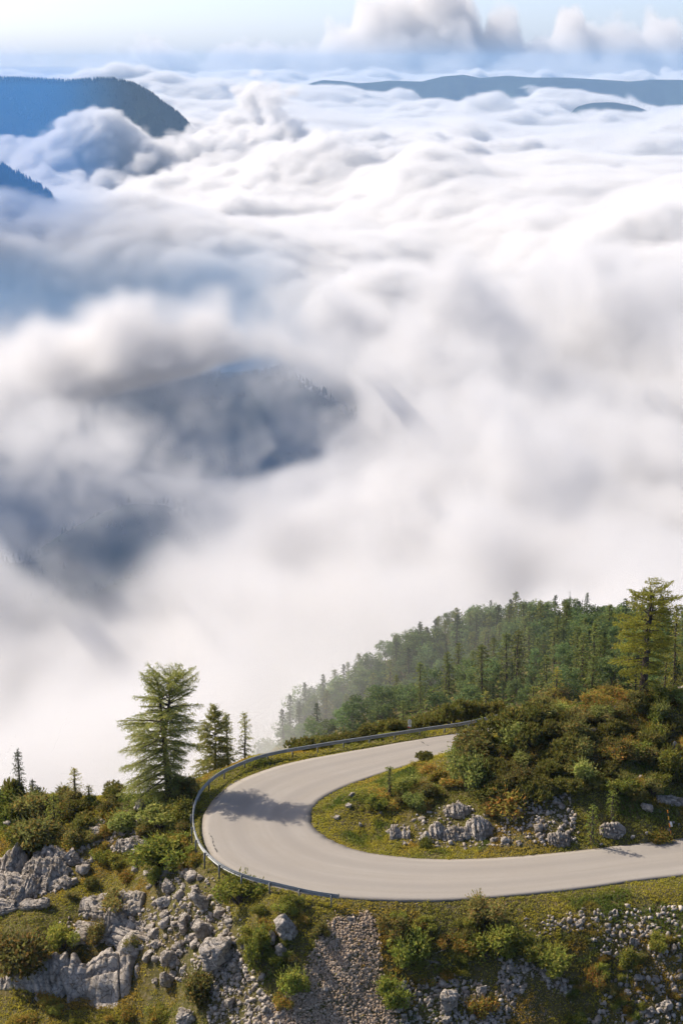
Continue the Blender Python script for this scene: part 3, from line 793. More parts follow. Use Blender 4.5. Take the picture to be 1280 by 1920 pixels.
main_slab = slab_mesh(77, 150, 420, groove=0.20, freq=15.0)
put_rock(190, 1832, 300, 112, "karst_slab", "huge grooved limestone slab, the largest outcrop, low on the slope outside the bend", "rock outcrop", slab=True, tilt=-0.05, sink=0.35, me=main_slab)
HAND = [  # u, v, w, h, kind, label
    (235, 1752, 190, 30, 's', "long narrow limestone ledge just above the huge grooved slab"),
    (215, 1690, 110, 44, 's', "sloping fluted limestone ledge between heath and the boulder pile"),
    (235, 1728, 60, 36, 's', "low rounded limestone hump beside a small bush above the long ledge"),
    (148, 1757, 40, 32, 'r', "pale rock by the dark bush near the upper end of the huge slab"),
    (60, 1655, 120, 34, 's', "light grooved ledge at the far left edge of the slope"),
    (20, 1622, 50, 44, 's', "steep fluted crag rising at the left edge of the picture"),
    (88, 1632, 70, 36, 's', "jagged karst ledge in the middle of the left outcrops"),
    (30, 1695, 110, 22, 's', "thin tilted slab half buried in grass on the left"),
    (98, 1606, 60, 24, 's', "tilted pale slab above the jagged karst ledge"),
    (135, 1605, 52, 34, 'b', "pale cracked boulder at the head of the left outcrops"),
    (158, 1627, 34, 28, 'r', "squarish grey boulder at the right end of the left outcrops"),
    (129, 1577, 32, 24, 'b', "round pale boulder among bushes above the left outcrops"),
    (160, 1560, 54, 22, 's', "broken limestone rib between two clumps of bushes"),
    (250, 1582, 52, 26, 's', "layered limestone rib in heath below the big larch"),
    (264, 1510, 30, 30, 'b', "upright pale boulder left of the foot of the big larch"),
    (243, 1528, 16, 16, 'r', "small boulder resting below the upright pale one"),
    (356, 1463, 26, 11, 'r', "flat pale rock between the big larch and the guardrail"),
    (27, 1520, 26, 16, 'r', "brown tinged boulder on the left crest"),
    (16, 1543, 24, 12, 'r', "flat pale stone below the brown tinged boulder"),
    (310, 1690, 42, 34, 'b', "grey angular boulder second from the top of the boulder pile"),
    (318, 1660, 36, 36, 'b', "shaded grey boulder at the top of the boulder pile"),
    (379, 1680, 36, 54, 'b', "leaning wedge shaped boulder right of the boulder pile top"),
    (314, 1631, 28, 20, 'r', "pale block above the boulder pile by a bush"),
    (281, 1634, 30, 18, 'r', "pale rock left of the block above the boulder pile"),
    (255, 1628, 20, 18, 'r', "small grey rock at the upper left of the boulder pile"),
    (312, 1713, 28, 22, 'r', "squat boulder in the middle of the boulder pile"),
    (386, 1737, 56, 46, 'b', "broad smooth boulder in the middle of the slope below the guardrail"),
    (345, 1738, 20, 30, 'r', "upright grey rock left of the broad smooth boulder"),
    (291, 1747, 32, 24, 'r', "pale flat topped boulder in rubble above the huge slab"),
    (367, 1767, 28, 22, 'r', "tilted pale block below the broad smooth boulder"),
    (294, 1768, 26, 18, 'r', "low rock directly below the pale flat topped boulder"),
    (414, 1780, 92, 70, 'b', "massive split rock face right of the bright boulder"),
    (321, 1792, 46, 42, 'b', "bright angular boulder perched at the end of the huge slab"),
    (318, 1834, 34, 46, 'b', "tall pale rock right under the bright angular boulder"),
    (352, 1902, 54, 44, 'b', "large pale boulder at the bottom edge by the dark bush"),
    (278, 1790, 26, 26, 'r', "dark notched rock left of the bright angular boulder"),
    (293, 1838, 18, 18, 'r', "small pale stone on the end of the huge slab"),
    (441, 1811, 26, 22, 'b', "whitish round boulder above the rubble heap at the bottom"),
    (433, 1876, 20, 32, 'r', "narrow upright stone in the rubble heap at the bottom"),
    (537, 1732, 58, 58, 'b', "brown cracked boulder just below the start of the guardrail"),
    (529, 1778, 36, 32, 'b', "brown block under the brown cracked boulder"),
    (512, 1752, 22, 38, 'r', "split brown rock on the left of the brown cracked boulder"),
    (501, 1891, 24, 22, 'r', "pale round rock at the bottom left of the scree chute"),
    (498, 1871, 18, 16, 'r', "small white rock beside the lower scree chute"),
    (492, 1830, 20, 16, 'r', "whitish rock between bushes left of the scree chute"),
    (609, 1853, 15, 12, 'r', "pale slaty stone lying in the scree chute"),
    (655, 1722, 20, 10, 'r', "flat stone at the top of the scree chute"),
    (843, 1870, 56, 56, 'b', "large beige boulder right of the scree chute"),
    (828, 1840, 20, 24, 'r', "pointed stone behind the large beige boulder"),
    (838, 1909, 28, 24, 'b', "sandy coloured block below the large beige boulder"),
    (902, 1855, 28, 34, 'b', "pointed grey boulder right of the large beige boulder"),
    (956, 1815, 22, 20, 'b', "pale block at the top of the rubble fan"),
    (960, 1848, 14, 18, 'r', "upright stone on the left of the rubble fan"),
    (1067, 1725, 18, 16, 'r', "pale block in the rock band below the verge"),
    (1083, 1732, 17, 15, 'r', "grey block beside the pale one in the rock band below the verge"),
    (1247, 1886, 36, 28, 'b', "pale cubic boulder near the bottom right corner"),
    (1218, 1892, 22, 18, 'r', "small block left of the pale cubic boulder"),
    (1186, 1914, 26, 16, 'r', "half buried rock on the bottom edge at the right"),
    (1194, 1832, 22, 16, 'r', "flat pale rock in the lower right rubble"),
    (1228, 1834, 20, 16, 'r', "pale rock right of the flat one in the lower right rubble"),
    (1176, 1859, 20, 12, 'r', "small flat rock above the half buried one at the right"),
    (1163, 1750, 14, 18, 'r', "upright pale stone under the right verge"),
    (1186, 1763, 26, 22, 'b', "tan block among rubble under the right verge"),
    (1055, 1852, 16, 14, 'r', "grey stone beside the sandy mound"),
    (1120, 1908, 20, 28, 'r', "leaning stone right of the sandy mound"),
    (1262, 1776, 12, 24, 'r', "narrow standing stone at the right edge below the verge"),
    (1274, 1829, 16, 16, 'r', "pale stone at the right edge in the lower rubble"),
    (858, 1519, 40, 16, 's', "pale flat topped ledge on the knoll inside the bend"),
    (898, 1551, 40, 26, 's', "grey rib in the rocky foot of the knoll"),
    (852, 1560, 44, 26, 's', "long fractured ledge in the rocky foot of the knoll"),
    (796, 1568, 32, 28, 'b', "blocky outcrop at the left end of the rocky foot"),
    (820, 1556, 26, 18, 's', "sloping slab beside the blocky outcrop"),
    (750, 1562, 30, 26, 's', "low ribbed outcrop nearest the inner curve"),
    (728, 1560, 15, 9, 'r', "small pale stone left of the low ribbed outcrop"),
    (790, 1534, 18, 9, 'r', "flat white stone above the blocky outcrop"),
    (947, 1575, 22, 18, 'r', "shaded rock low on the inner bank above the verge"),
    (971, 1517, 20, 24, 'b', "upright block in the shaded rock face"),
    (1010, 1550, 26, 22, 'b', "pale block in the middle of the shaded rock face"),
    (1046, 1570, 32, 24, 's', "tilted slab at the right of the shaded rock face"),
    (1053, 1511, 16, 14, 'r', "square stone in bushes above the shaded rock face"),
    (1147, 1554, 38, 18, 's', "low outcrop right of the young larch by the inner verge"),
    (1213, 1513, 34, 20, 'b', "whitish crag under overhanging bushes on the inner bank"),
    (1256, 1499, 46, 16, 's', "dark overhanging ledge at the right of the inner bank"),
    (1175, 1470, 14, 16, 'r', "pale standing stone in the dark bushes"),
    (1198, 1459, 10, 18, 'r', "thin pale stone poking from the dark bushes"),
    (1170, 1405, 44, 20, 's', "whitish ledge in the middle of the knoll"),
    (1153, 1328, 26, 10, 's', "bleached flat rock near the top of the knoll"),
    (1102, 1368, 26, 9, 's', "small white ledge in heath on the knoll"),
    (1263, 1398, 14, 26, 'r', "upright white rock at the right edge of the knoll"),
    (1266, 1415, 22, 12, 'r', "flat white rock at the right edge of the knoll"),
    (1262, 1296, 44, 9, 's', "long white slab in grass behind the twisted larch"),
    (1226, 1293, 14, 8, 'r', "small white stone beside the long white slab"),
    (660, 1489, 18, 15, 'r', "pale rock in grass near the tip of the inner island"),
    (655, 1509, 18, 11, 'r', "flat stone under the pale rock on the island tip"),
    (632, 1532, 20, 9, 'r', "low stones in grass closest to the inner curve"),
    (675, 1545, 9, 13, 'r', "thin upright stone in grass on the inner island"),
    (714, 1523, 9, 8, 'r', "small brown stone in grass on the inner island"),
]
for (u, v, w, h, k, lab) in HAND:
    put_rock(u, v, w, h, {"s": "rock_ledge", "b": "boulder", "r": "rock"}[k], lab, {"s": "rock ledge", "b": "boulder", "r": "rock"}[k], big=(k == 'b'), slab=(k == 's'), tilt=-0.12 if (k == 's' and u < 300) else 0.0, sink=0.2 if k != 's' else 0.3)

ZONES = {
    'pile': [(285, 1640), (330, 1610), (400, 1640), (415, 1690), (455, 1740), (470, 1800), (440, 1850), (345, 1850), (270, 1780), (230, 1750), (285, 1700)],
    'heap': [(400, 1800), (470, 1790), (480, 1850), (520, 1880), (530, 1930), (390, 1930)],
    'chute': [(632, 1716), (690, 1712), (704, 1724), (712, 1790), (718, 1850), (748, 1930), (465, 1930), (530, 1870), (582, 1800), (602, 1745)],
    'band': [(980, 1735), (1050, 1712), (1135, 1708), (1290, 1695), (1290, 1745), (1190, 1760), (1080, 1745), (990, 1765)],
    'fan': [(940, 1800), (1010, 1812), (1090, 1850), (1080, 1880), (1000, 1830), (970, 1870), (940, 1930), (890, 1930), (930, 1870)],
    'lower': [(1100, 1760), (1200, 1745), (1290, 1760), (1290, 1930), (1100, 1930), (1150, 1840)],
    'right': [(740, 1850), (800, 1830), (870, 1830), (920, 1850), (900, 1930), (730, 1930)],
    'left': [(0, 1610), (150, 1560), (190, 1600), (140, 1660), (60, 1690), (0, 1710)],
    'foot': [(720, 1560), (780, 1530), (850, 1505), (930, 1530), (960, 1590), (830, 1590), (740, 1580)],
    'face': [(935, 1500), (1070, 1490), (1080, 1580), (940, 1592)],
    'inner': [(1100, 1560), (1290, 1520), (1290, 1560), (1120, 1585)],
    'ribs': [(140, 1540), (270, 1530), (280, 1590), (200, 1600), (150, 1590)],
    'strip': [(90, 1735), (290, 1700), (300, 1770), (150, 1780)],
}
FILLED = []                  # (object, domain, look, u, v, large) of things labelled from their neighbours at the end
FILL = [  # zone, count, px min, px max, label, group
    ('pile', 92, 8, 32, "grey limestone block in the boulder pile below the curve of the guardrail", "blocks in the boulder pile"),
    ('heap', 26, 8, 18, "grey stone in the rubble heap left of the scree chute", "stones of the rubble heap"),
    ('band', 24, 7, 15, "pale stone in the rocky band below the right hand verge", "stones of the rocky band"),
    ('fan', 20, 7, 14, "pale stone round the sandy mound on the lower right bank", "stones round the sandy mound"),
    ('lower', 24, 7, 16, "pale stone strewn over the lower right bank", "stones strewn on the lower right bank"),
    ('right', 22, 7, 15, "grey stone in the rubble round the large beige boulder", "stones round the large beige boulder"),
    ('left', 34, 9, 28, "tilted grooved rock among the karst outcrops on the left edge", "rocks of the left karst outcrops"),
    ('foot', 22, 8, 20, "broken limestone lump in the rocky foot of the inner knoll", "lumps in the rocky foot of the knoll"),
    ('face', 22, 8, 18, "shaded stone in the rock face under the mountain pines", "stones of the shaded rock face"),
    ('inner', 10, 7, 13, "small stone beside the inner verge near the snow pole", "stones near the snow pole"),
    ('ribs', 26, 8, 22, "limestone lump in the heath below the big larch", "lumps in the heath below the larch"),
    ('strip', 16, 8, 22, "limestone lump along the top of the huge grooved slab", "lumps above the huge slab"),
]
def rand_in(poly, n, r_):
    a = np.array(poly, float); lo, hi = a.min(0), a.max(0); out = []
    while len(out) < n:
        q = r_.uniform(lo, hi, (4 * n, 2)); q = q[in_poly(q[:, 0], q[:, 1], poly)]
        out += list(q[:n - len(out)])
    return out
for z, n, a, b, lab, grp in FILL:
    for (u, v) in rand_in(ZONES[z], n, rock_r):
        w = a + (b - a) * rock_r.random() ** 2
        o = put_rock(u, v, w, w * rock_r.uniform(0.6, 1.0), "rock", lab, "rock", grp, slab=(z in ('left',) and rock_r.random() < 0.5), tilt=-0.2 if z == 'left' else 0)
        FILLED.append((o, 'rock', lab.split(' in ')[0].split(' round')[0].split(' strewn')[0].split(' among')[0].split(' along')[0].split(' beside')[0], u, v, w > (a + b) / 2))

# loose stones: far more than anyone could count
def stones(name, zones, n, a, b, tints, seed):
    r_ = np.random.default_rng(seed)
    V0, F0 = ICO1; nv = len(V0)
    tot = sum(z[1] for z in zones); Vs, Ts = [], []
    for zname, wgt in zones:
        k = int(n * wgt / tot)
        q = np.array(rand_in(ZONES[zname] if isinstance(zname, str) else zname, k, r_))
        P = np.array([on_ground(u, v)[:] for u, v in q[:: max(1, k // 1500)]])
        # spread copies round the traced points, then set every stone on the ground
        idx = r_.integers(0, len(P), k); xy = P[idx, :2] + r_.normal(0, 0.14, (k, 2))
        s = (a + (b - a) * r_.random(k) ** 3) / 2
        z_ = ground_z(xy[:, 0], xy[:, 1]) + s * 0.25
        R = V0[None] * (1 + r_.uniform(-0.5, 0.3, (k, nv, 1)))
        R = R * s[:, None, None] * r_.uniform(0.45, 1.2, (k, 1, 3))
        Vs.append(R + np.c_[xy, z_][:, None]); t = np.array(tints)[r_.integers(0, len(tints), k)] * r_.uniform(0.75, 1.2, (k, 1)); Ts.append(np.repeat(t[:, None], nv, 1))
    V = np.concatenate(Vs).reshape(-1, 3); T = np.concatenate(Ts).reshape(-1, 3)
    F = (F0[None] + (np.arange(len(V) // nv) * nv)[:, None, None]).reshape(-1, 3)
    o = link(name, mesh_from(name, V, F, T), scree_mat.m)
    tag(o, kind='stuff'); return o
stones("scree", [('chute', 1.0)], 15000, 0.05, 0.28, [(0.43, 0.325, 0.235), (0.34, 0.25, 0.17), (0.48, 0.385, 0.295), (0.38, 0.29, 0.21)], 1)
stones("rubble", [('pile', 1.5), ('heap', 1.2), ('band', 0.5), ('fan', 0.9), ('lower', 0.8), ('right', 1.0), ('foot', 0.6), ('face', 0.8), ('left', 0.9), ('ribs', 0.6), ('strip', 0.5)], 9200, 0.06, 0.5, [(0.38, 0.33, 0.28), (0.30, 0.25, 0.20), (0.43, 0.385, 0.335), (0.34, 0.30, 0.26)], 2)
stones("gravel", [([(640, 1696), (900, 1694), (1100, 1672), (1290, 1648), (1290, 1654), (1100, 1682), (900, 1702), (650, 1704)], 1.0), ([(985, 1835), (1050, 1850), (1040, 1900), (1000, 1930), (930, 1930), (950, 1870)], 1.5)], 1500, 0.03, 0.13, [(0.32, 0.255, 0.19), (0.27, 0.21, 0.15), (0.36, 0.295, 0.225)], 3)
# ------------------------------------------------------------------ foliage materials
def leaf_material(name, gain=1.0, trans=0.35, jitter=0.35):
    m = Mat(name); m.N.remove(m.b)
    tint = m.attr("tint"); oi = m.n("ShaderNodeObjectInfo").outputs['Random']
    hs = m.n("ShaderNodeHueSaturation")
    m.put(hs.inputs['Hue'], m.rng(oi, 0, 1, 0.5 - 0.025 * jitter, 0.5 + 0.025 * jitter))
    hs.inputs['Saturation'].default_value = 1.0
    rn_ = m.n("ShaderNodeMath", operation='FRACT'); m.put(rn_.inputs[0], m.math('MULTIPLY', oi, 7.31))
    m.put(hs.inputs['Value'], m.rng(rn_.outputs[0], 0, 1, gain * (1 - 0.5 * jitter), gain * (1 + 0.5 * jitter)))
    m.put(hs.inputs['Color'], tint)
    d = m.n("ShaderNodeBsdfDiffuse"); t = m.n("ShaderNodeBsdfTranslucent"); x = m.n("ShaderNodeMixShader")
    m.put(d.inputs[0], hs.outputs[0])
    tc = m.mix(0.55, hs.outputs[0], (1.0, 0.9, 0.25), 'MULTIPLY')
    m.put(t.inputs[0], m.mix(0.5, tc, hs.outputs[0])); x.inputs[0].default_value = trans
    m.L.new(d.outputs[0], x.inputs[1]); m.L.new(t.outputs[0], x.inputs[2]); m.L.new(x.outputs[0], m.out.inputs[0])
    return m.m
LEAF = leaf_material("leaves", 2.5, 0.5, 0.6)
NEEDLE = leaf_material("needles", 2.3, 0.5)
LARCHLEAF = leaf_material("larch_needles", 2.75, 0.5)
COVER = leaf_material("ground_cover_leaves", 2.5, 0.5, 0.0)
BARK = plain("bark", (0.085, 0.062, 0.045), 0.95, 0, 0.25, 5.0, 0.6)
GREY_BARK = plain("grey_bark", (0.12, 0.10, 0.085), 0.95, 0, 0.25, 5.0, 0.6)
DEADWOOD = plain("dead_wood", (0.30, 0.27, 0.23), 0.9, 0, 0.2, 6.0, 0.4)

def unit(n, r_):
    v = r_.normal(size=(n, 3)); return v / np.linalg.norm(v, axis=1)[:, None]
def perp(A, r_):
    q = np.cross(A, unit(len(A), r_)); return q / (np.linalg.norm(q, axis=1)[:, None] + 1e-9)
def tints(base, n, r_, dv=0.25, alt=None, p_alt=0.2):
    t = np.array(base)[None] * (1 + r_.uniform(-dv, dv, (n, 1))) * (1 + r_.uniform(-0.08, 0.08, (n, 3)))
    if alt is not None:
        k = r_.random(n) < p_alt; t[k] = np.array(alt)[None] * (1 + r_.uniform(-dv, dv, (k.sum(), 1)))
    return t

# ------------------------------------------------------------------ bushes (about 1 m across, seated on z = 0)
def bush_meshes(seed, kind):
    r_ = np.random.default_rng(seed)
    fol, wood = MB(), MB()
    if kind == 'pine':                          # mountain pine: low dense domes of upright bristly shoots
        for k in range(8):
            a = r_.uniform(0, 2 * math.pi); d = r_.uniform(0.05, 0.36)
            c = np.array([math.cos(a) * d, math.sin(a) * d, r_.uniform(0.12, 0.32)]); R = r_.uniform(0.17, 0.27)
            wood.tube([(0, 0, -0.1), c * [0.6, 0.6, 0.4], c], [0.03, 0.022, 0.012], 5)
            n = 75; U = unit(n, r_); U[:, 2] = np.abs(U[:, 2]) * 1.1 - 0.25; U /= np.linalg.norm(U, axis=1)[:, None]
            P = c + U * R * r_.uniform(0.55, 1.08, (n, 1)) * [1.1, 1.1, 0.95]
            for j in range(7):
                A = U * 0.6 + np.array([0, 0, 0.8]) + r_.normal(0, 0.45, (n, 3)); A /= np.linalg.norm(A, axis=1)[:, None]
                fol.cards(P + r_.normal(0, 0.02, (n, 3)), A * 0.052, perp(A, r_) * 0.013, tints((0.070, 0.072, 0.020), n, r_, 0.35, (0.11, 0.08, 0.025), 0.14))
    else:
        base, alt, pa = {'willow': ((0.115, 0.130, 0.038), (0.16, 0.155, 0.05), 0.25), 'alder': ((0.092, 0.103, 0.022), (0.14, 0.125, 0.03), 0.25),
                         'heath': ((0.115, 0.105, 0.026), (0.20, 0.105, 0.028), 0.3), 'olive': ((0.085, 0.085, 0.028), (0.13, 0.09, 0.03), 0.25)}[kind]
        lobes = {'willow': 9, 'alder': 8, 'heath': 7, 'olive': 9}[kind]
        for k in range(lobes):
            a = r_.uniform(0, 2 * math.pi); d = r_.uniform(0.0, 0.44)
            c = np.array([math.cos(a) * d, math.sin(a) * d, r_.uniform(0.12, 0.45) if kind != 'heath' else r_.uniform(0.05, 0.2)]); R = r_.uniform(0.14, 0.26)
            for q in range(3):
                e = c + unit(1, r_)[0] * R * 0.8; e[2] = max(e[2], 0.1)
                wood.tube([(0, 0, -0.1), (c + e) * 0.25 + [0, 0, 0.02], c * 0.6 + e * 0.25, e], [0.018, 0.014, 0.009, 0.004], 4, cap=False)
            n = 260; U = unit(n, r_); P = c + U * R * (r_.uniform(0.25, 1.1, (n, 1)) ** 0.6) * [1, 1, 0.9]; P = P[P[:, 2] > -0.02]; n = len(P)
            A = unit(n, r_); A[:, 2] = A[:, 2] * 0.6 + 0.2; A /= np.linalg.norm(A, axis=1)[:, None]
            s = r_.uniform(0.7, 1.3, (n, 1)); br = r_.uniform(0.85, 1.15)
            fol.cards(P, A * 0.036 * s, perp(A, r_) * 0.021 * s, tints(np.array(base) * br, n, r_, 0.3, alt, pa))
            m_ = 14; U = unit(m_, r_); U[:, 2] = np.abs(U[:, 2]); P = c + U * R * 1.1
            for q in range(5):
                fol.cards(P + U * (0.02 + 0.022 * q), U * 0.022 + r_.normal(0, 0.004, (m_, 3)), perp(U, r_) * 0.012, tints(base, m_, r_, 0.3, alt, pa))
    f = fol.mesh("foliage"); f.materials.append(NEEDLE if kind == 'pine' else LEAF)
    w = wood.mesh("stem"); w.materials.append(BARK)
    return f, w
BUSH = {k: [bush_meshes(1000 + 10 * i + j, k) for j in range(4)] for i, k in enumerate(('pine', 'willow', 'alder', 'heath', 'olive'))}
BUSH_NAME = {'pine': ("mountain_pine", "shrub"), 'willow': ("willow_bush", "bush"), 'alder': ("alder_bush", "bush"), 'heath': ("heath_shrub", "shrub"), 'olive': ("juniper_bush", "bush")}

bush_r = np.random.default_rng(11)
def put_bush(u, v, w, h, kind, label, group=None, at=None):
    """u, v: middle of the bush's foot in photo pixels; w, h: size in photo pixels"""
    p_ = on_ground(u, v) if at is None else Vector(at)
    m = math.hypot(p_.x, p_.y, CH - p_.z) / FPX
    name, cat = BUSH_NAME[kind]
    o = empty(name, p_ - Vector((0, 0, 0.05)), bush_r.uniform(0, 6.28))
    W, Hh = w * m / 0.95, h * m / 0.62
    o.scale = (W, W * bush_r.uniform(0.85, 1.1), max(Hh, 0.35 * W))
    f, s = BUSH[kind][bush_r.integers(0, 4)]
    link("foliage", f, None, o); link("stem", s, None, o)
    tag(o, label, cat, group)
    return o

# ------------------------------------------------------------------ trees
def limb_path(p0, az, length, e0, e1, n, r_, wob=0.06):
    """polyline from p0 starting at elevation e0 and bending to e1"""
    t = np.linspace(0, 1, n); el = e0 + (e1 - e0) * t
    a = az + wob * 3 * np.cumsum(r_.normal(0, 0.35, n)) / n
    st = np.stack([np.cos(el) * np.cos(a), np.cos(el) * np.sin(a), np.sin(el)], -1) * (length / (n - 1))
    P = np.vstack([[0, 0, 0], np.cumsum(st[1:], 0)]) + np.array(p0)
    return P + np.r_[np.zeros((1, 3)), r_.normal(0, wob * 0.12 * length / n ** 0.5, (n - 1, 3))]

def conifer(seed, H, prof, nb, color, alt, trunk_r=0.24, base_clear=0.05, droop=-0.5, lift=0.7, card=(0.11, 0.03), density=1.0, twig_gap=0.22, forks=0, lean=(0, 0),
            hang=0.35, bark=BARK, crook=0.03, p_alt=0.2, bare=0.0, azs=None, twig_f=0.34, fill=1, tilt_j=0.08, leaf=None):
    """prof(t, az) -> branch length in metres at height fraction t and azimuth az"""
    r_ = np.random.default_rng(seed)
    trunk, limbs, crown = MB(), MB(), MB()
    n = 22; t = np.linspace(0, 1, n)
    cr = np.cumsum(r_.normal(0, crook, (n, 2)), 0) * H / 12; cr -= cr[:1]
    T = np.c_[lean[0] * t * H + cr[:, 0], lean[1] * t * H + cr[:, 1], t * H]; T[0, 2] = -0.5
    rad = trunk_r * (1 - t) ** 0.85 + 0.02; rad[0] *= 1.5; rad[1] *= 1.12
    trunk.tube(T, rad, 9)
    tops = [(T, rad)]
    for k in range(forks):
        i0 = int(n * r_.uniform(0.45, 0.58)); a = r_.uniform(0, 6.28) if k else 0.3
        Q = limb_path(T[i0], a, (H - T[i0, 2]) * r_.uniform(0.82, 0.98), 1.30, 1.52, 12, r_, 0.05)
        rq = rad[i0] * 0.6 * (1 - np.linspace(0, 1, 12)) ** 0.8 + 0.015
        trunk.tube(Q, rq, 7); tops.append((Q, rq))
    def foliate(B, dens=1.0):
        L = np.linalg.norm(np.diff(B, axis=0), axis=1).sum()
        if L < 0.05: return
        s = np.linspace(0, 1, len(B)); k = max(2, int(L / twig_gap * density))
        for q in np.linspace(0.16 + 0.1 * r_.random(), 1.0, k):
            p0 = np.array([np.interp(q, s, B[:, c]) for c in range(3)])
            j = min(int(q * (len(B) - 1)), len(B) - 2); d = B[j + 1] - B[j]; d /= np.linalg.norm(d) + 1e-9
            side = np.cross(d, [0, 0, 1]); side /= np.linalg.norm(side) + 1e-9
            tl = min((0.22 + twig_f * L * (1 - q) ** 0.7), 1.4) * r_.uniform(0.6, 1.15)
            for sg in (-1, 1):
                w = d * r_.uniform(0.3, 1.0) + side * sg * r_.uniform(0.5, 1.1) + np.array([0, 0, -hang * r_.uniform(0.2, 1.6) + 0.15])
                w /= np.linalg.norm(w)
                m_ = max(2, int(tl / (card[0] * 0.85) * dens))
                f = np.linspace(0.12, 1.0, m_)[:, None]
                P = p0 + w * f * tl + np.array([0, 0, -1]) * (f ** 2) * tl * hang * 0.5 + r_.normal(0, 0.035, (m_, 3))
                A = w + r_.normal(0, 0.38, (m_, 3)); A /= np.linalg.norm(A, axis=1)[:, None]
                crown.cards(P, A * card[0] * r_.uniform(0.7, 1.3, (m_, 1)), perp(A, r_) * card[1] * r_.uniform(0.7, 1.4, (m_, 1)), tints(color, m_, r_, 0.25, alt, p_alt))
                for _ in range(fill - 1):
                    crown.cards(P + r_.normal(0, 0.07, (m_, 3)), A + r_.normal(0, 0.5, (m_, 3)) * 0 + unit(m_, r_) * card[0] * 0.8 - A * (1 - card[0]), perp(A, r_) * card[1], tints(color, m_, r_, 0.25, alt, p_alt))
                crown.cards(P + r_.normal(0, 0.04, (m_, 3)), perp(A, r_) * card[0] * 0.7, A * card[1], tints(color, m_, r_, 0.25, alt, p_alt))
    for b in range(nb):
        q = base_clear + (1 - base_clear) * ((b + r_.random()) / nb) ** 0.92
        az = (b * 2.39996 + r_.normal(0, 0.25)) if azs is None else azs(r_)
        Lb = prof(q, az) * r_.uniform(0.6, 1.12)
        if Lb < 0.08: continue
        Tk, rk = tops[0]
        if len(tops) > 1 and q > 0.62:
            Tk, rk = tops[r_.integers(0, len(tops))]
        zz = q * H
        if zz > Tk[-1, 2]: zz = Tk[-1, 2] * 0.99
        p0 = np.array([np.interp(zz, Tk[:, 2], Tk[:, c]) for c in range(3)])
        e0 = lift * (q ** 1.2) + (droop * 0.6) * (1 - q) + r_.normal(0, tilt_j); e1 = e0 + 0.25 if q > 0.75 else e0 * 0.5 + droop * (1 - q)
        B = limb_path(p0, az, Lb, e0, e1, 9, r_, 0.10)
        r0 = min(0.012 + 0.017 * Lb, np.interp(zz, Tk[:, 2], rk) * 0.6)
        limbs.tube(B, r0 * (1 - np.linspace(0, 1, 9)) + 0.005, 5, cap=False)
        if r_.random() < bare: continue
        foliate(B)
    for Tk, rk in tops:                                    # leaders
        foliate(Tk[-5:], 1.0)
    out = []
    for mb, nm, mt in ((trunk, "trunk", bark), (limbs, "limb", bark), (crown, "crown", leaf or NEEDLE)):
        if mb.n == 0: continue
        me = mb.mesh(nm, smooth=(nm == "trunk")); me.materials.append(mt); out.append((nm, me))
    return out

def broadleaf(seed, H, W, color, alt, lobes=16, per=70, card=0.17, trunk_r=0.14):
    r_ = np.random.default_rng(seed)
    trunk, limbs, crown = MB(), MB(), MB()
    T = limb_path((0, 0, -0.5), 0.3, H * 0.75, 1.5, 1.45, 10, r_, 0.08)
    trunk.tube(T, trunk_r * (1 - np.linspace(0, 0.8, 10)), 7)
    for k in range(lobes):
        q = r_.uniform(0.22, 1.0); rr = W * 0.5 * math.sqrt(max(0.08, 1 - ((q - 0.5) / 0.56) ** 2)) * r_.uniform(0.45, 1.0); a = r_.uniform(0, 6.28)
        c = np.array([math.cos(a) * rr, math.sin(a) * rr, q * H]); R = W * r_.uniform(0.15, 0.25)
        p0 = T[int(min(q * 0.8, 0.85) * 9)]
        limbs.tube([p0, (p0 + c) / 2 + [0, 0, -0.1], c], [0.05, 0.035, 0.015], 5, cap=False)
        U = unit(per, r_); P = c + U * R * r_.uniform(0.35, 1.1, (per, 1)) ** 0.6 * [1, 1, 0.85]
        A = unit(per, r_); A[:, 2] *= 0.5; A /= np.linalg.norm(A, axis=1)[:, None]
        s = r_.uniform(0.6, 1.3, (per, 1))
        crown.cards(P, A * card * s, perp(A, r_) * card * 0.62 * s, tints(np.array(color) * r_.uniform(0.85, 1.15), per, r_, 0.28, alt, 0.2))
    out = []
    for mb, nm, mt in ((trunk, "trunk", GREY_BARK), (limbs, "limb", GREY_BARK), (crown, "crown", LEAF)):
        me = mb.mesh(nm); me.materials.append(mt); out.append((nm, me))
    return out

def put_tree(parts, loc, name, label, cat="tree", group=None, scale=1.0, rz=0.0):
    o = empty(name, loc, rz)
    o.scale = (scale,) * 3 if not isinstance(scale, tuple) else scale
    for nm, me in parts:
        q = link(nm, me, None, o)
        if nm == "limb": q['kind'] = 'stuff'
    tag(o, label, cat, group)
    return o

def table_prof(rows, base_depth=0.85):
    """rows: (t, left, right) branch reach in metres; front and back lie between"""
    R = np.array(rows)
    def f(t, az):
        l = np.interp(t, R[:, 0], R[:, 1]); r = np.interp(t, R[:, 0], R[:, 2]); c = math.cos(az)
        side = r if c > 0 else l
        return side * abs(c) + (l + r) / 2 * base_depth * (1 - abs(c))
    return f

LARCH, LARCH_ALT = (0.112, 0.120, 0.038), (0.155, 0.14, 0.038)
def foot_scale(u, v):
    p_ = on_ground(u, v); return p_, math.hypot(p_.x, p_.y, CH - p_.z) / FPX
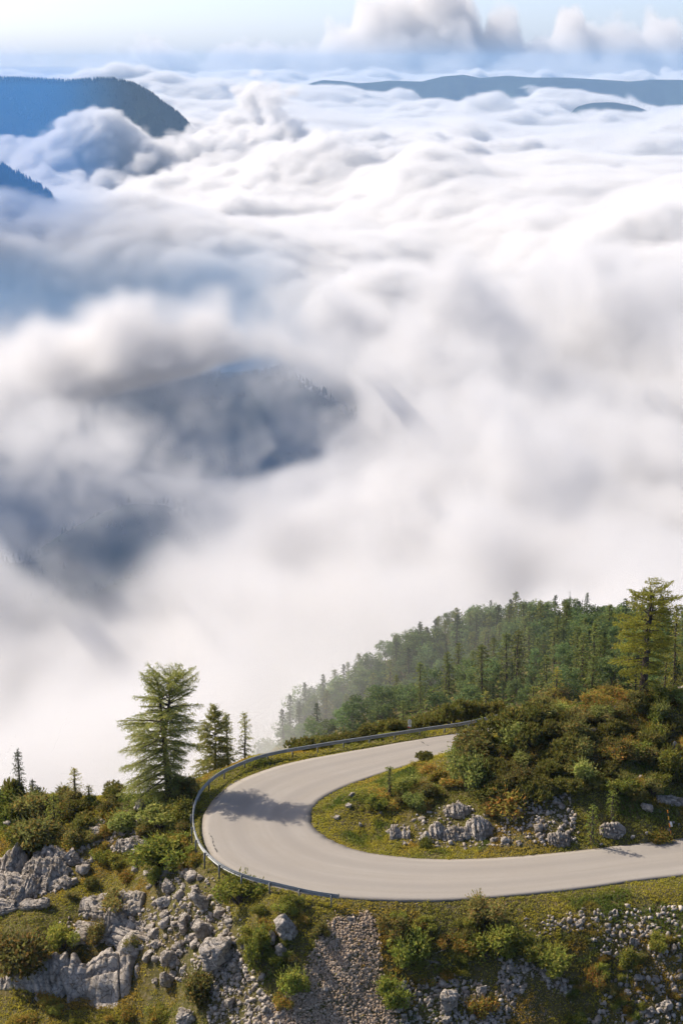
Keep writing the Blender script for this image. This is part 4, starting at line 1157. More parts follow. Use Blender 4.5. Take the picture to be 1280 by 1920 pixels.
# the big larch on the shoulder outside the bend
p_, m = foot_scale(318, 1497)
Hh = (1497 - 1254) * m / math.cos(PITCH + 0.12)
prof = table_prof([(0.0, 0.9, 0.5), (0.05, 2.2, 0.9), (0.12, 3.9, 1.3), (0.22, 4.1, 1.5), (0.33, 3.6, 1.9), (0.42, 3.3, 3.0), (0.52, 3.9, 3.3), (0.62, 3.7, 3.0), (0.72, 3.4, 3.0), (0.82, 3.1, 2.8), (0.90, 2.6, 2.4), (0.96, 1.6, 1.5), (1.0, 0.35, 0.35)])
parts = conifer(501, Hh * 0.94, prof, 160, LARCH, LARCH_ALT, trunk_r=0.30, base_clear=0.03, leaf=LARCHLEAF, droop=-0.42, lift=0.6, card=(0.075, 0.022), density=1.45, forks=2, lean=(-0.075, 0.0), hang=0.28, crook=0.02, twig_f=0.42, fill=1, tilt_j=0.2)
put_tree(parts, p_, "larch_tree", "tall spreading larch standing alone on the shoulder left of the hairpin", "tree")

# three slimmer larches behind the rail
def small_larch(u, v, top, wl, wr, seed, label, color=LARCH, alt=LARCH_ALT, nb=52, name="larch_tree", card=(0.11, 0.03), density=0.8, lean=(0, 0), group=None, tr=0.13, hang=0.4, far=0, fill=1):
    p_, m = foot_scale(u, v)
    if far:
        q = at_y(u, v, far); p_ = Vector((q.x, q.y, float(ground_z(q.x, q.y)))); m = math.hypot(p_.x, p_.y, CH - p_.z) / FPX; v = to_px(*p_)[1]
    H_ = (v - top) * m / math.cos(PITCH + 0.12)
    pr = table_prof([(0, 0.5 * wl * m, 0.5 * wr * m), (0.15, wl * m, wr * m), (0.45, 0.92 * wl * m, 0.92 * wr * m), (0.8, 0.6 * wl * m, 0.6 * wr * m), (1, 0.12 * wl * m, 0.12 * wr * m)])
    return put_tree(conifer(seed, H_, pr, nb, color, alt, trunk_r=tr, base_clear=0.06, droop=-0.45, lift=0.6, card=card, density=density, lean=lean, hang=hang, fill=fill, leaf=LARCHLEAF, tilt_j=0.15), p_, name, label, "tree", group)
small_larch(404, 1455, 1330, 50, 40, 511, "bushy larch, tallest of the trees just behind the left end of the far rail", nb=110, far=153, fill=2, card=(0.10, 0.03), density=1.5)
small_larch(430, 1448, 1343, 20, 20, 512, "narrow larch squeezed between the bushy one and the slim one", nb=70, far=154, fill=2, density=1.4)
small_larch(460, 1435, 1340, 22, 22, 513, "slim open larch at the right of the trees behind the rail", density=1.2, nb=56, far=152)
small_larch(143, 1508, 1443, 17, 18, 514, "small pale larch on the left crest against the fog", (0.11, 0.105, 0.032), (0.15, 0.13, 0.04), 34)
small_larch(168, 1508, 1474, 10, 9, 515, "tiny larch right beside the small pale larch on the crest", (0.10, 0.10, 0.03), (0.14, 0.12, 0.04), 20)
small_larch(4, 1478, 1427, 12, 14, 516, "thin pale larch cut by the left edge of the picture", (0.11, 0.105, 0.035), (0.14, 0.12, 0.04), 24, density=0.6)
small_larch(103, 1560, 1490, 22, 22, 517, "young light green larch among bushes on the left slope", (0.11, 0.125, 0.03), (0.15, 0.14, 0.03), 34)
small_larch(730, 1494, 1438, 11, 12, 518, "young larch rising from the grass inside the bend", (0.085, 0.10, 0.028), (0.12, 0.12, 0.03), 30)
small_larch(1042, 1322, 1255, 22, 22, 519, "yellow green young larch on the saddle behind the far arm", (0.14, 0.135, 0.022), (0.17, 0.14, 0.02), 34)
small_larch(998, 1334, 1290, 18, 18, 520, "pale green young larch left of the yellow green one", (0.11, 0.125, 0.03), (0.14, 0.14, 0.03), 28)
small_larch(910, 1345, 1298, 16, 20, 521, "loose yellowish sapling above the far end of the guardrail", (0.12, 0.12, 0.025), (0.15, 0.13, 0.03), 24)
small_larch(1110, 1580, 1512, 17, 17, 522, "young larch standing at the inner verge before the shaded rocks", (0.095, 0.115, 0.026), (0.13, 0.13, 0.03), 26)
small_larch(1147, 1535, 1485, 13, 13, 523, "small light green larch between the dark bushes and the inner outcrop", (0.10, 0.115, 0.026), (0.13, 0.13, 0.03), 22)
SPRUCE, SPRUCE_ALT = (0.035, 0.042, 0.022), (0.055, 0.058, 0.026)
p_, m = foot_scale(40, 1500)
pr = table_prof([(0, 0.55, 0.5), (0.2, 0.75, 0.65), (0.5, 0.5, 0.5), (0.85, 0.22, 0.22), (1, 0.06, 0.06)])
put_tree(conifer(530, (1500 - 1408) * m / math.cos(PITCH + 0.12), pr, 56, SPRUCE, SPRUCE_ALT, trunk_r=0.09, base_clear=0.08, droop=-0.35, lift=0.15, card=(0.09, 0.03), density=1.1, hang=0.3), p_, "spruce_tree", "dark slender spruce on the far left crest", "tree")
for (u, v, top, s_, lab) in ((62, 1497, 1462, 0.5, "stubby dark young spruce close right of the slender spruce"), (113, 1500, 1476, 0.45, "tiny dark spruce on the crest by the small pale larch"), (72, 1494, 1475, 0.4, "tiny spruce top between the stubby spruce and the crest bushes")):
    p_, m = foot_scale(u, v); k_ = (v - top) * m
    pr = table_prof([(0, 0.35, 0.35), (0.3, s_, s_), (1, 0.05, 0.05)])
    put_tree(conifer(540 + u, k_ * 1.05, pr, 26, SPRUCE, SPRUCE_ALT, trunk_r=0.05, droop=-0.2, lift=0.3, card=(0.08, 0.03)), p_, "spruce_tree", lab, "tree")

# the twisted larch on the knoll, and its neighbour
p_, m = foot_scale(1206, 1304)
Hh = (1304 - 1092) * m / math.cos(PITCH + 0.05)
prof = table_prof([(0.0, 0.6, 0.6), (0.06, 1.2, 1.0), (0.15, 2.0, 1.8), (0.28, 3.2, 2.0), (0.42, 3.2, 2.4), (0.55, 3.1, 2.6), (0.68, 2.8, 2.6), (0.8, 2.0, 2.9), (0.9, 2.2, 2.9), (1.0, 1.5, 1.9)])
OLD, OLD_ALT = (0.115, 0.122, 0.024), (0.155, 0.14, 0.024)
parts = conifer(551, Hh * 0.93, prof, 80, OLD, OLD_ALT, trunk_r=0.36, base_clear=0.08, droop=-0.12, lift=0.30, card=(0.095, 0.03), density=1.25, forks=1, lean=(0.015, 0), hang=0.12, bark=BARK, crook=0.09, bare=0.12, twig_f=0.6, tilt_j=0.22)
put_tree(parts, p_, "larch_tree", "old twisted larch with thick bare trunk on top of the knoll", "tree")
small_larch(1262, 1296, 1150, 32, 36, 552, "drooping larch close behind the old twisted larch at the right edge", (0.115, 0.115, 0.026), (0.15, 0.13, 0.03), 60, hang=0.6, tr=0.16)
small_larch(1245, 1300, 1232, 16, 16, 553, "low thin larch between the two larches on the knoll", (0.11, 0.105, 0.028), (0.14, 0.12, 0.03), 26)

# ------------------------------------------------------------------ the wood on the spur
tr_ = np.random.default_rng(21)
def cone_prof(r, p=1.0): return lambda t, az: r * (1 - t) ** p * (1.0 if t > 0.12 else 0.75) + 0.12
WOOD = {
    'beech': [broadleaf(600 + k, 7.0, 5.6 + 0.7 * (k % 2), (0.054, 0.078, 0.032), (0.076, 0.095, 0.034), 20, 90, 0.21) for k in range(4)],
    'larch': [conifer(620 + k, 9.5, cone_prof(2.1 + 0.4 * (k % 2), 0.65), 46, (0.080, 0.096, 0.030), (0.11, 0.11, 0.034), trunk_r=0.15, base_clear=0.12, droop=-0.4, lift=0.3, card=(0.24, 0.085), density=0.6, twig_gap=0.3, hang=0.4) for k in range(3)],
    'spruce': [conifer(640 + k, 9.5, cone_prof(1.5, 0.9), 46, (0.032, 0.046, 0.022), (0.05, 0.058, 0.025), trunk_r=0.14, base_clear=0.06, droop=-0.4, lift=0.05, card=(0.22, 0.075), density=0.55, twig_gap=0.3, hang=0.35) for k in range(3)],
}
TREE_NAME = {'beech': "beech_tree", 'larch': "larch_tree", 'spruce': "spruce_tree"}
def wood_tree(kind, u, v, hpx, label, group=None, p_=None):
    p_ = on_ground(u, v, 160, 470) if p_ is None else p_
    m = math.hypot(p_.x, p_.y, CH - p_.z) / FPX
    par = WOOD[kind][tr_.integers(0, len(WOOD[kind]))]
    H0 = 7.0 * 1.1 if kind == 'beech' else 9.6
    s = hpx * m / 0.95 / H0
    w = s * tr_.uniform(0.85, 1.15) * (1.0 if kind == 'beech' else 1.25)
    return put_tree(par, p_ - Vector((0, 0, 0.2)), TREE_NAME[kind], label, "tree", group, (w, w, s), tr_.uniform(0, 6.28))
# trees that stand out one by one: foot u, v, height in pixels
for (k, u, v, h, lab) in (
        ('spruce', 786, 1228, 64, "tall narrow spruce on the left skyline of the wood"), ('spruce', 800, 1240, 66, "dark spruce just right of the tall narrow skyline spruce"),
        ('spruce', 853, 1262, 110, "very tall dark spruce in the left half of the wood"), ('spruce', 955, 1172, 50, "spruce at the highest point of the wooded skyline"),
        ('spruce', 1038, 1172, 56, "round topped dark spruce in the middle of the skyline"), ('spruce', 1148, 1168, 60, "lone dark spruce standing out left of the twisted larch"),
        ('spruce', 1188, 1160, 72, "slender dark spruce tip left of the twisted larch crown"), ('spruce', 1238, 1155, 78, "dark spruce rising behind the twisted larch crown"),
        ('spruce', 1276, 1150, 66, "dark spruce cut by the right edge of the picture"), ('spruce', 918, 1168, 44, "small dark spruce on the skyline left of the highest point"),
        ('larch', 948, 1290, 104, "tall thin larch in the middle of the wooded slope"), ('larch', 968, 1300, 118, "larch with long visible trunk beside the tall thin larch"),
        ('larch', 834, 1310, 90, "pale larch on the left part of the wooded slope"), ('larch', 902, 1318, 110, "broad larch in front of the dark spruces on the slope"),
        ('larch', 1090, 1286, 100, "tall larch on the right part of the wooded slope"), ('larch', 1112, 1270, 100, "larch beside pale rocks at the right of the wood"),
        ('spruce', 686, 1262, 40, "spruce half lost in fog on the left skyline"), ('spruce', 598, 1290, 44, "faint grey spruce deep in the fog"), ('spruce', 567, 1330, 52, "dim spruce at the foggy left end of the wood"),
        ('spruce', 545, 1330, 36, "faint small spruce left of the dim one in the fog"), ('beech', 1238, 1150, 42, "round green beech crown on the skyline behind the twisted larch")):
    wood_tree(k, u, v, h, lab)
SKY_L = [(480, 1400), (520, 1350), (560, 1325), (620, 1310), (680, 1275), (740, 1232), (790, 1212), (850, 1192), (900, 1172), (960, 1162), (1040, 1166), (1100, 1172), (1160, 1170), (1220, 1160), (1300, 1140)]
LOW_L = [(480, 1400), (560, 1408), (640, 1390), (760, 1368), (860, 1350), (960, 1338), (1060, 1322), (1150, 1312), (1300, 1300)]
WOODP = SKY_L + LOW_L[::-1]
spots = []
tries = 0
while len(spots) < 330 and tries < 20000:
    tries += 1
    u, v = tr_.uniform(480, 1300), tr_.uniform(1135, 1405)
    if not in_poly(np.array([u]), np.array([v]), WOODP)[0]: continue
    p_ = on_ground(u, v, 160, 470)
    if p_.y < 168: continue
    if any((p_.x - q[0].x) ** 2 + ((p_.y - q[0].y) * 0.7) ** 2 < 2.5 ** 2 for q in spots): continue
    spots.append((p_, u, v))
for p_, u, v in spots:
    sky_v = np.interp(u, [q[0] for q in SKY_L], [q[1] for q in SKY_L])
    kind = tr_.choice(['beech', 'larch', 'spruce'], p=[0.72, 0.16, 0.12] if v - sky_v < 35 and u > 620 else [0.56, 0.30, 0.14] if u > 620 else [0.55, 0.15, 0.30])
    h = tr_.uniform(40, 68) if kind == 'beech' else tr_.uniform(50, 84)
    if v - sky_v < 25: h *= 0.78
    where = "in the fog at the left end of the wooded spur" if u < 690 else "along the skyline of the wooded spur" if v - sky_v < 30 else "on the right of the wooded spur behind the knoll" if u > 1050 else "low on the wooded spur behind the far rail" if v > 1300 else "on the middle slope of the wooded spur"
    look = {'beech': "rounded green beech", 'larch': "feathery light green larch", 'spruce': "dark pointed spruce"}[kind]
    o = wood_tree(kind, u, v, h, f"{look} {where}", f"{TREE_NAME[kind].split('_')[0]} trees {where}", p_)
    FILLED.append((o, 'tree', look, u, v - h * 0.5, False))
# the wood runs on as one mass where single trees are not told apart (undergrowth between the trunks)
def undergrowth():
    mb = MB(); n = 16000
    uv = np.array(rand_in(WOODP, 1500, tr_)); P = np.array([on_ground(u, v, 160, 470)[:] for u, v in uv]); P = P[P[:, 1] > 166]
    xy = P[tr_.integers(0, len(P), n), :2] + tr_.normal(0, 1.2, (n, 2))
    z = ground_z(xy[:, 0], xy[:, 1]) + tr_.random(n) ** 1.5 * 1.6
    A = unit(n, tr_); A[:, 2] *= 0.5
    mb.cards(np.c_[xy, z], A * 0.28, perp(A, tr_) * 0.17, tints((0.055, 0.072, 0.020), n, tr_, 0.35, (0.10, 0.09, 0.03), 0.2))
    o = link("undergrowth", mb.mesh("undergrowth"), COVER); tag(o, kind='stuff')
undergrowth()
# dead trees on the skyline
def snag(u, v, top, seed, label, lean=(0.02, 0), nb=7, bend=0.0):
    p_ = on_ground(u, v, 160, 470); m = math.hypot(p_.x, p_.y, CH - p_.z) / FPX; r_ = np.random.default_rng(seed); H_ = (v - top) * m
    tk, lb = MB(), MB(); t = np.linspace(0, 1, 8); T = np.c_[lean[0] * t * H_ + bend * t ** 3 * H_, 0 * t, t * H_]; tk.tube(T, 0.14 * (1 - t) + 0.03, 6)
    for k in range(nb):
        q = r_.uniform(0.5, 0.98); B = limb_path([np.interp(q, t, T[:, c]) for c in range(3)], r_.uniform(0, 6.28), r_.uniform(0.3, 0.9), 0.2, 0.5, 5, r_, 0.2); lb.tube(B, 0.035 * (1 - np.linspace(0, 0.8, 5)), 4, cap=False)
    a, b = tk.mesh("trunk"), lb.mesh("limb"); a.materials.append(GREY_BARK); b.materials.append(GREY_BARK)
    put_tree([("trunk", a), ("limb", b)], p_, "dead_tree", label, "dead tree")
snag(953, 1180, 1112, 3, "bent dead trunk poking above the wooded skyline", bend=0.14, nb=6)
snag(1064, 1185, 1105, 4, "thin bare pole of a dead tree on the skyline", nb=3)
snag(1088, 1185, 1120, 6, "dead tree with short bare side limbs on the skyline", nb=12)

# ------------------------------------------------------------------ bushes one can point at: foot u, v, width, height, kind
for (u, v, w, h, k, lab) in (
        (50, 1840, 130, 100, 'olive', "large dark bush at the left end of the huge grooved slab"), (-5, 1800, 70, 60, 'olive', "bush at the left edge behind the large dark bush"),
        (115, 1778, 60, 50, 'alder', "bright green bush between the large dark bush and the ledge"), (184, 1765, 42, 40, 'olive', "small bush growing on the ledge above the huge slab"),
        (213, 1715, 60, 52, 'olive', "brownish bush growing out of the sloping fluted ledge"), (248, 1788, 40, 36, 'olive', "round dark bush in the rocks above the huge slab"),
        (294, 1660, 44, 36, 'alder', "bush at the upper left of the boulder pile"), (312, 1622, 110, 60, 'alder', "broad green bush just below the bend of the guardrail"),
        (240, 1556, 70, 40, 'willow', "light bush on the slope above the broad green bush"), (372, 1885, 76, 74, 'olive', "dark shrub filling the gap below the split rock face"),
        (452, 1692, 92, 56, 'alder', "leafy bright bush under the start of the guardrail"), (484, 1810, 56, 74, 'alder', "tall green bush left of the scree chute"),
        (545, 1862, 58, 62, 'alder', "green bush at the left flank of the scree chute"), (525, 1890, 44, 34, 'heath', "low yellowish bush below the one on the chute flank"),
        (740, 1880, 60, 60, 'alder', "bright yellow green bush at the lower right flank of the chute"), (770, 1800, 80, 70, 'alder', "big leafy bush right of the upper scree chute"),
        (740, 1756, 56, 44, 'olive', "olive shrub at the top right of the scree chute"), (905, 1730, 74, 52, 'olive', "dark bush on the bank under the tall weed"),
        (925, 1800, 76, 66, 'alder', "green bush in the middle of the right bank"), (1000, 1790, 64, 54, 'alder', "bright bush left of a line of pale stones"),
        (1035, 1822, 76, 54, 'alder', "spreading green bush above the rubble fan"), (1236, 1778, 36, 36, 'alder', "vivid green bush under the right verge"),
        (870, 1780, 60, 44, 'heath', "rusty yellow bush in the middle of the right bank"), (1180, 1815, 44, 40, 'alder', "small green bush in the lower right rubble"),
        (905, 1905, 60, 50, 'heath', "brownish bush below the pointed grey boulder"), (1110, 1840, 48, 40, 'heath', "yellow bush right of the spreading green bush"),
        (24, 1500, 56, 50, 'pine', "dark shrub under the slender spruce"), (60, 1535, 96, 52, 'olive', "wide bush below the slender spruce on the left"),
        (65, 1595, 120, 66, 'olive', "large mixed bush above the left outcrops"), (130, 1535, 70, 36, 'heath', "reddish bush on the left crest"),
        (212, 1492, 56, 28, 'pine', "low mountain pine left of the foot of the big larch"), (262, 1490, 50, 30, 'olive', "bush behind the upright pale boulder"),
        (345, 1540, 60, 46, 'alder', "bush between the big larch foot and the guardrail"), (300, 1552, 90, 46, 'willow', "greyish bush in front of the big larch foot"),
        (345, 1490, 56, 40, 'olive', "dark bush touching the right side of the big larch foot"), (382, 1448, 46, 26, 'alder', "green bush under the bushy larch"),
        (345, 1600, 46, 34, 'heath', "yellow shrub beside the outermost curve of the rail"), (797, 1426, 34, 24, 'pine', "lone round shrub at the edge of the far arm"),
        (960, 1375, 110, 60, 'pine', "dark mountain pine mound hiding the end of the far arm"), (890, 1420, 90, 50, 'olive', "brown green bush near the far arm"),
        (965, 1395, 60, 50, 'willow', "pale leafy willow in the middle of the dark pines"), (880, 1480, 70, 70, 'willow', "grey green bush at the left of the dark pines"),
        (940, 1520, 100, 56, 'heath', "yellow green bush above the rocky foot"), (800, 1590, 24, 26, 'alder', "small green shrub among the rocky foot stones"),
        (1265, 1460, 60, 60, 'alder', "bright bush at the right edge of the inner bank"), (1225, 1400, 50, 50, 'alder', "yellow green bush beside the whitish ledge"),
        (1236, 1576, 50, 26, 'heath', "bright low bush at the inner verge by the snow pole")):
    put_bush(u, v, w, h, k, lab)
BZ = [  # polygon, count, (w lo, hi), (kinds, p), place
    ([(850, 1410), (930, 1362), (1080, 1345), (1140, 1400), (1150, 1480), (1080, 1510), (1000, 1520), (920, 1500), (850, 1450)], 60, (36, 74), (['pine', 'olive', 'willow'], [0.72, 0.2, 0.08]), "in the dark thicket on the knoll"),
    ([(880, 1385), (1000, 1335), (1110, 1300), (1290, 1300), (1290, 1350), (1130, 1370), (1000, 1362)], 46, (24, 58), (['heath', 'willow', 'olive', 'alder'], [0.45, 0.2, 0.2, 0.15]), "along the top of the knoll"),
    ([(1130, 1370), (1290, 1350), (1290, 1500), (1160, 1500)], 34, (30, 60), (['pine', 'olive', 'heath', 'alder'], [0.35, 0.25, 0.2, 0.2]), "on the right side of the knoll"),
    ([(700, 1480), (790, 1430), (850, 1420), (870, 1500), (760, 1540), (690, 1520)], 26, (20, 46), (['heath', 'willow', 'alder', 'olive'], [0.4, 0.25, 0.2, 0.15]), "on the grassy flank inside the bend"),
    ([(0, 1500), (180, 1505), (250, 1545), (120, 1600), (0, 1600)], 24, (28, 64), (['olive', 'alder', 'heath', 'pine'], [0.35, 0.25, 0.25, 0.15]), "on the left slope below the crest"),
    ([(180, 1560), (350, 1560), (380, 1620), (250, 1650), (110, 1700), (60, 1730), (180, 1640)], 30, (20, 46), (['heath', 'alder', 'olive'], [0.5, 0.25, 0.25]), "in the heath between the left outcrops and the rail"),
    ([(720, 1720), (980, 1710), (960, 1800), (780, 1850), (720, 1800)], 30, (18, 42), (['alder', 'heath', 'olive'], [0.45, 0.35, 0.2]), "on the steep bank right of the scree chute"),
    ([(980, 1750), (1290, 1750), (1290, 1920), (1060, 1920), (1000, 1830)], 30, (14, 34), (['alder', 'heath', 'olive'], [0.4, 0.4, 0.2]), "among the rubble of the right bank"),
    ([(440, 1700), (620, 1700), (590, 1780), (540, 1850), (470, 1850)], 22, (18, 42), (['alder', 'heath', 'olive'], [0.45, 0.35, 0.2]), "on the bank left of the scree chute"),
    ([(0, 1870), (300, 1890), (330, 1930), (0, 1930)], 12, (26, 50), (['heath', 'alder'], [0.5, 0.5]), "in the grass below the huge slab"),
    ([(800, 1372), (880, 1350), (980, 1325), (1000, 1345), (900, 1362), (800, 1384)], 0, (26, 46), (['pine'], [1.0]), ""),
]
for poly, cnt, (a, b), (ks, ps), place in BZ:
    for (u, v) in rand_in(poly, cnt, bush_r) if cnt else ():
        k = bush_r.choice(ks, p=ps); w = bush_r.uniform(a, b)
        look = {'pine': "dark mountain pine", 'olive': "dull olive bush", 'willow': "pale leafy bush", 'alder': "fresh green bush", 'heath': "yellowish autumn shrub"}[k]
        o = put_bush(u, v, w, w * bush_r.uniform(0.5, 0.75), k, f"{look} {place}", f"{look}s {place}".replace("bushs", "bushes"))
        FILLED.append((o, 'bush', look, u, v, w > (a + b) / 2))
# mountain pines on the fall of the ground behind the far rail
for k in range(30):
    q = rail_line[int(len(rail_line) * (0.64 + 0.33 * k / 30))]
    x, y = q[0] - 0.6 + bush_r.uniform(-0.6, 0.6), q[1] + bush_r.uniform(2.0, 5.5)
    z = float(ground_z(x, y))
    hh = bush_r.uniform(22, 36) + max(0, k - 12) * 1.1
    o = put_bush(0, 0, bush_r.uniform(36, 56), hh, 'pine', "dark mountain pine in the belt behind the far guardrail", "mountain pines behind the far guardrail", at=(x, y, z))
    FILLED.append((o, 'belt', "dark mountain pine", *to_px(x, y, z), False))

# ------------------------------------------------------------------ grass and low cover (nobody could count it)
def cover():
    g_ = np.random.default_rng(31)
    n = 380000
    x = g_.uniform(-40, 52, n); y = g_.uniform(102, 156, n)
    z = ground_z(x, y); u, v = to_px(x, y, z)
    keep = (u > -260) & (u < 1800) & (v < 2140) & ~in_poly(x, y, ROAD_POLY)
    x, y, z, u, v = (q[keep] for q in (x, y, z, u, v))
    d = np.minimum(seg_dist(x, y, outer), seg_dist(x, y, inner))
    bare = np.zeros(len(x))
    for zn, f in (('pile', 0.93), ('heap', 0.9), ('chute', 0.975), ('fan', 0.85), ('band', 0.4), ('lower', 0.3), ('right', 0.6), ('left', 0.6), ('foot', 0.5), ('face', 0.75), ('ribs', 0.35), ('strip', 0.4)):
        bare = np.maximum(bare, f * in_poly(u, v, ZONES[zn]))
    patch = fbm2(x, y, 1.6, 91, 3)
    bare = np.maximum(bare, 0.7 * ramp(patch, 1.2, 1.8))
    bare = np.maximum(bare, (d < 0.10) * 0.9)
    k = g_.random(len(x)) > bare
    x, y, z, u, v, d, patch = (q[k] for q in (x, y, z, u, v, d, patch))
    n = len(x)
    # colour by patches: yellow green grass, olive heath, rusty bilberry, dark green
    h1 = fbm2(x, y, 4.5, 51, 4); h2 = fbm2(x, y, 2.2, 61, 4); h3 = fbm2(x, y, 3.0, 71, 4)
    C = np.array([(0.165, 0.146, 0.024)]).repeat(n, 0)
    def blend(C, c, w): return C * (1 - w[:, None]) + np.array(c) * w[:, None]
    C = blend(C, (0.100, 0.104, 0.024), ramp(h1, -0.1, 0.9) * 0.9)
    C = blend(C, (0.055, 0.072, 0.016), ramp(h2, 0.5, 1.3))
    C = blend(C, (0.20, 0.115, 0.024), ramp(h3, 0.6, 1.5) * 0.6)
    C = blend(C, (0.175, 0.160, 0.028), (1 - ramp(d, 0.3, 1.8)) * 0.6)
    mb = MB()
    tall = 0.055 + 0.10 * ramp(h2, -0.3, 1.0) * ramp(d, 0.4, 1.6) + 0.05 * g_.random(n)
    for q in range(2):
        ang = g_.uniform(0, 6.28, n); L = np.c_[np.cos(ang) * 0.7, np.sin(ang) * 0.7, g_.uniform(0.25, 1.2, n)]; L /= np.linalg.norm(L, axis=1)[:, None]
        P = np.c_[x + g_.normal(0, 0.06, n), y + g_.normal(0, 0.06, n), z + tall * g_.uniform(0.3, 0.9, n)]
        w = 0.022 + 0.02 * g_.random((n, 1))
        mb.cards(P, L * (tall * 0.75)[:, None], perp(L, g_) * w, C * g_.uniform(0.7, 1.3, (n, 1)))
    o = link("grass", mb.mesh("grass"), COVER); tag(o, kind='stuff')
    # low leafy clumps
    m_ = 5200; idx = g_.choice(n, m_, replace=False); mb = MB()
    r = 0.13 + 0.22 * g_.random(m_)
    for q in range(46):
        U = unit(m_, g_); U[:, 2] = np.abs(U[:, 2]) * 0.8
        P = np.c_[x[idx], y[idx], z[idx]] + U * (r * g_.uniform(0.5, 1.05, m_))[:, None]
        A = unit(m_, g_)
        mb.cards(P, A * 0.045, perp(A, g_) * 0.026, C[idx] * g_.uniform(0.65, 1.35, (m_, 1)))
    o = link("low_heath", mb.mesh("low_heath"), COVER); tag(o, kind='stuff')
cover()

# a tall weed on the verge, flowers, dead branches
p_ = on_ground(897, 1688); mb = MB(); fl = MB(); r_ = np.random.default_rng(8)
for k in range(5):
    B = limb_path((r_.normal(0, 0.04), r_.normal(0, 0.04), -0.05), r_.uniform(0, 6.28), r_.uniform(0.6, 1.0), 1.45, 1.0, 6, r_, 0.1); mb.tube(B, 0.008, 4, cap=False)
    for q in range(14):
        f = B[r_.integers(2, 6)] + r_.normal(0, 0.09, 3); A = unit(1, r_); fl.cards(f[None], A * 0.05, perp(A, r_) * 0.02, (0.16, 0.15, 0.06))
a, b = mb.mesh("stem"), fl.mesh("leafage"); a.materials.append(BARK); b.materials.append(LEAF)
put_tree([("stem", a), ("foliage", b)], p_, "tall_weed", "tall thin weed sticking up at the road edge above the right bank", "plant")
def dead_branch(u, v, label, seed, size=0.9, n=7):
    p_ = on_ground(u, v); r_ = np.random.default_rng(seed); mb = MB()
    for k in range(n):
        B = limb_path((r_.normal(0, 0.15 * size), r_.normal(0, 0.1), 0.1), r_.uniform(0, 6.28), r_.uniform(0.5, 1.0) * size, r_.uniform(-0.1, 0.7), r_.uniform(-0.6, 0.4), 7, r_, 0.5); mb.tube(B, 0.03 * (1 - np.linspace(0, 0.8, 7)), 5, cap=False)
    me = mb.mesh("dead_branch"); me.materials.append(DEADWOOD); o = link("dead_branch", me); o.location = p_; tag(o, label, "dead branch")
dead_branch(838, 1782, "bleached forked root on the bank above the tangle of roots", 1, 0.9, 4)
dead_branch(812, 1806, "tangle of grey roots hanging on the bank right of the scree chute", 2, 0.9, 12)
dead_branch(1160, 1322, "bleached dead branch lying near the top of the knoll", 3, 1.1, 5)
dead_branch(1150, 1312, "dark dead twig leaning out beside the bleached one", 4, 0.9, 2)
# ------------------------------------------------------------------ clouds (real volumes)
def vol_material(name, color, aniso, dens):
    m = bpy.data.materials.new(name); m.use_nodes = True
    t = m.node_tree; t.nodes.clear()
    o = t.nodes.new("ShaderNodeOutputMaterial")
    v = t.nodes.new("ShaderNodeVolumePrincipled")
    v.inputs['Color'].default_value = (*color, 1)
    v.inputs['Anisotropy'].default_value = aniso
    v.inputs['Density'].default_value = dens
    v.inputs['Density Attribute'].default_value = "density"
    t.links.new(v.outputs[0], o.inputs['Volume'])
    return m

CLOUD_MAT = vol_material("cloud_vapour", (0.86, 0.855, 0.858), 0.2, 1.0)

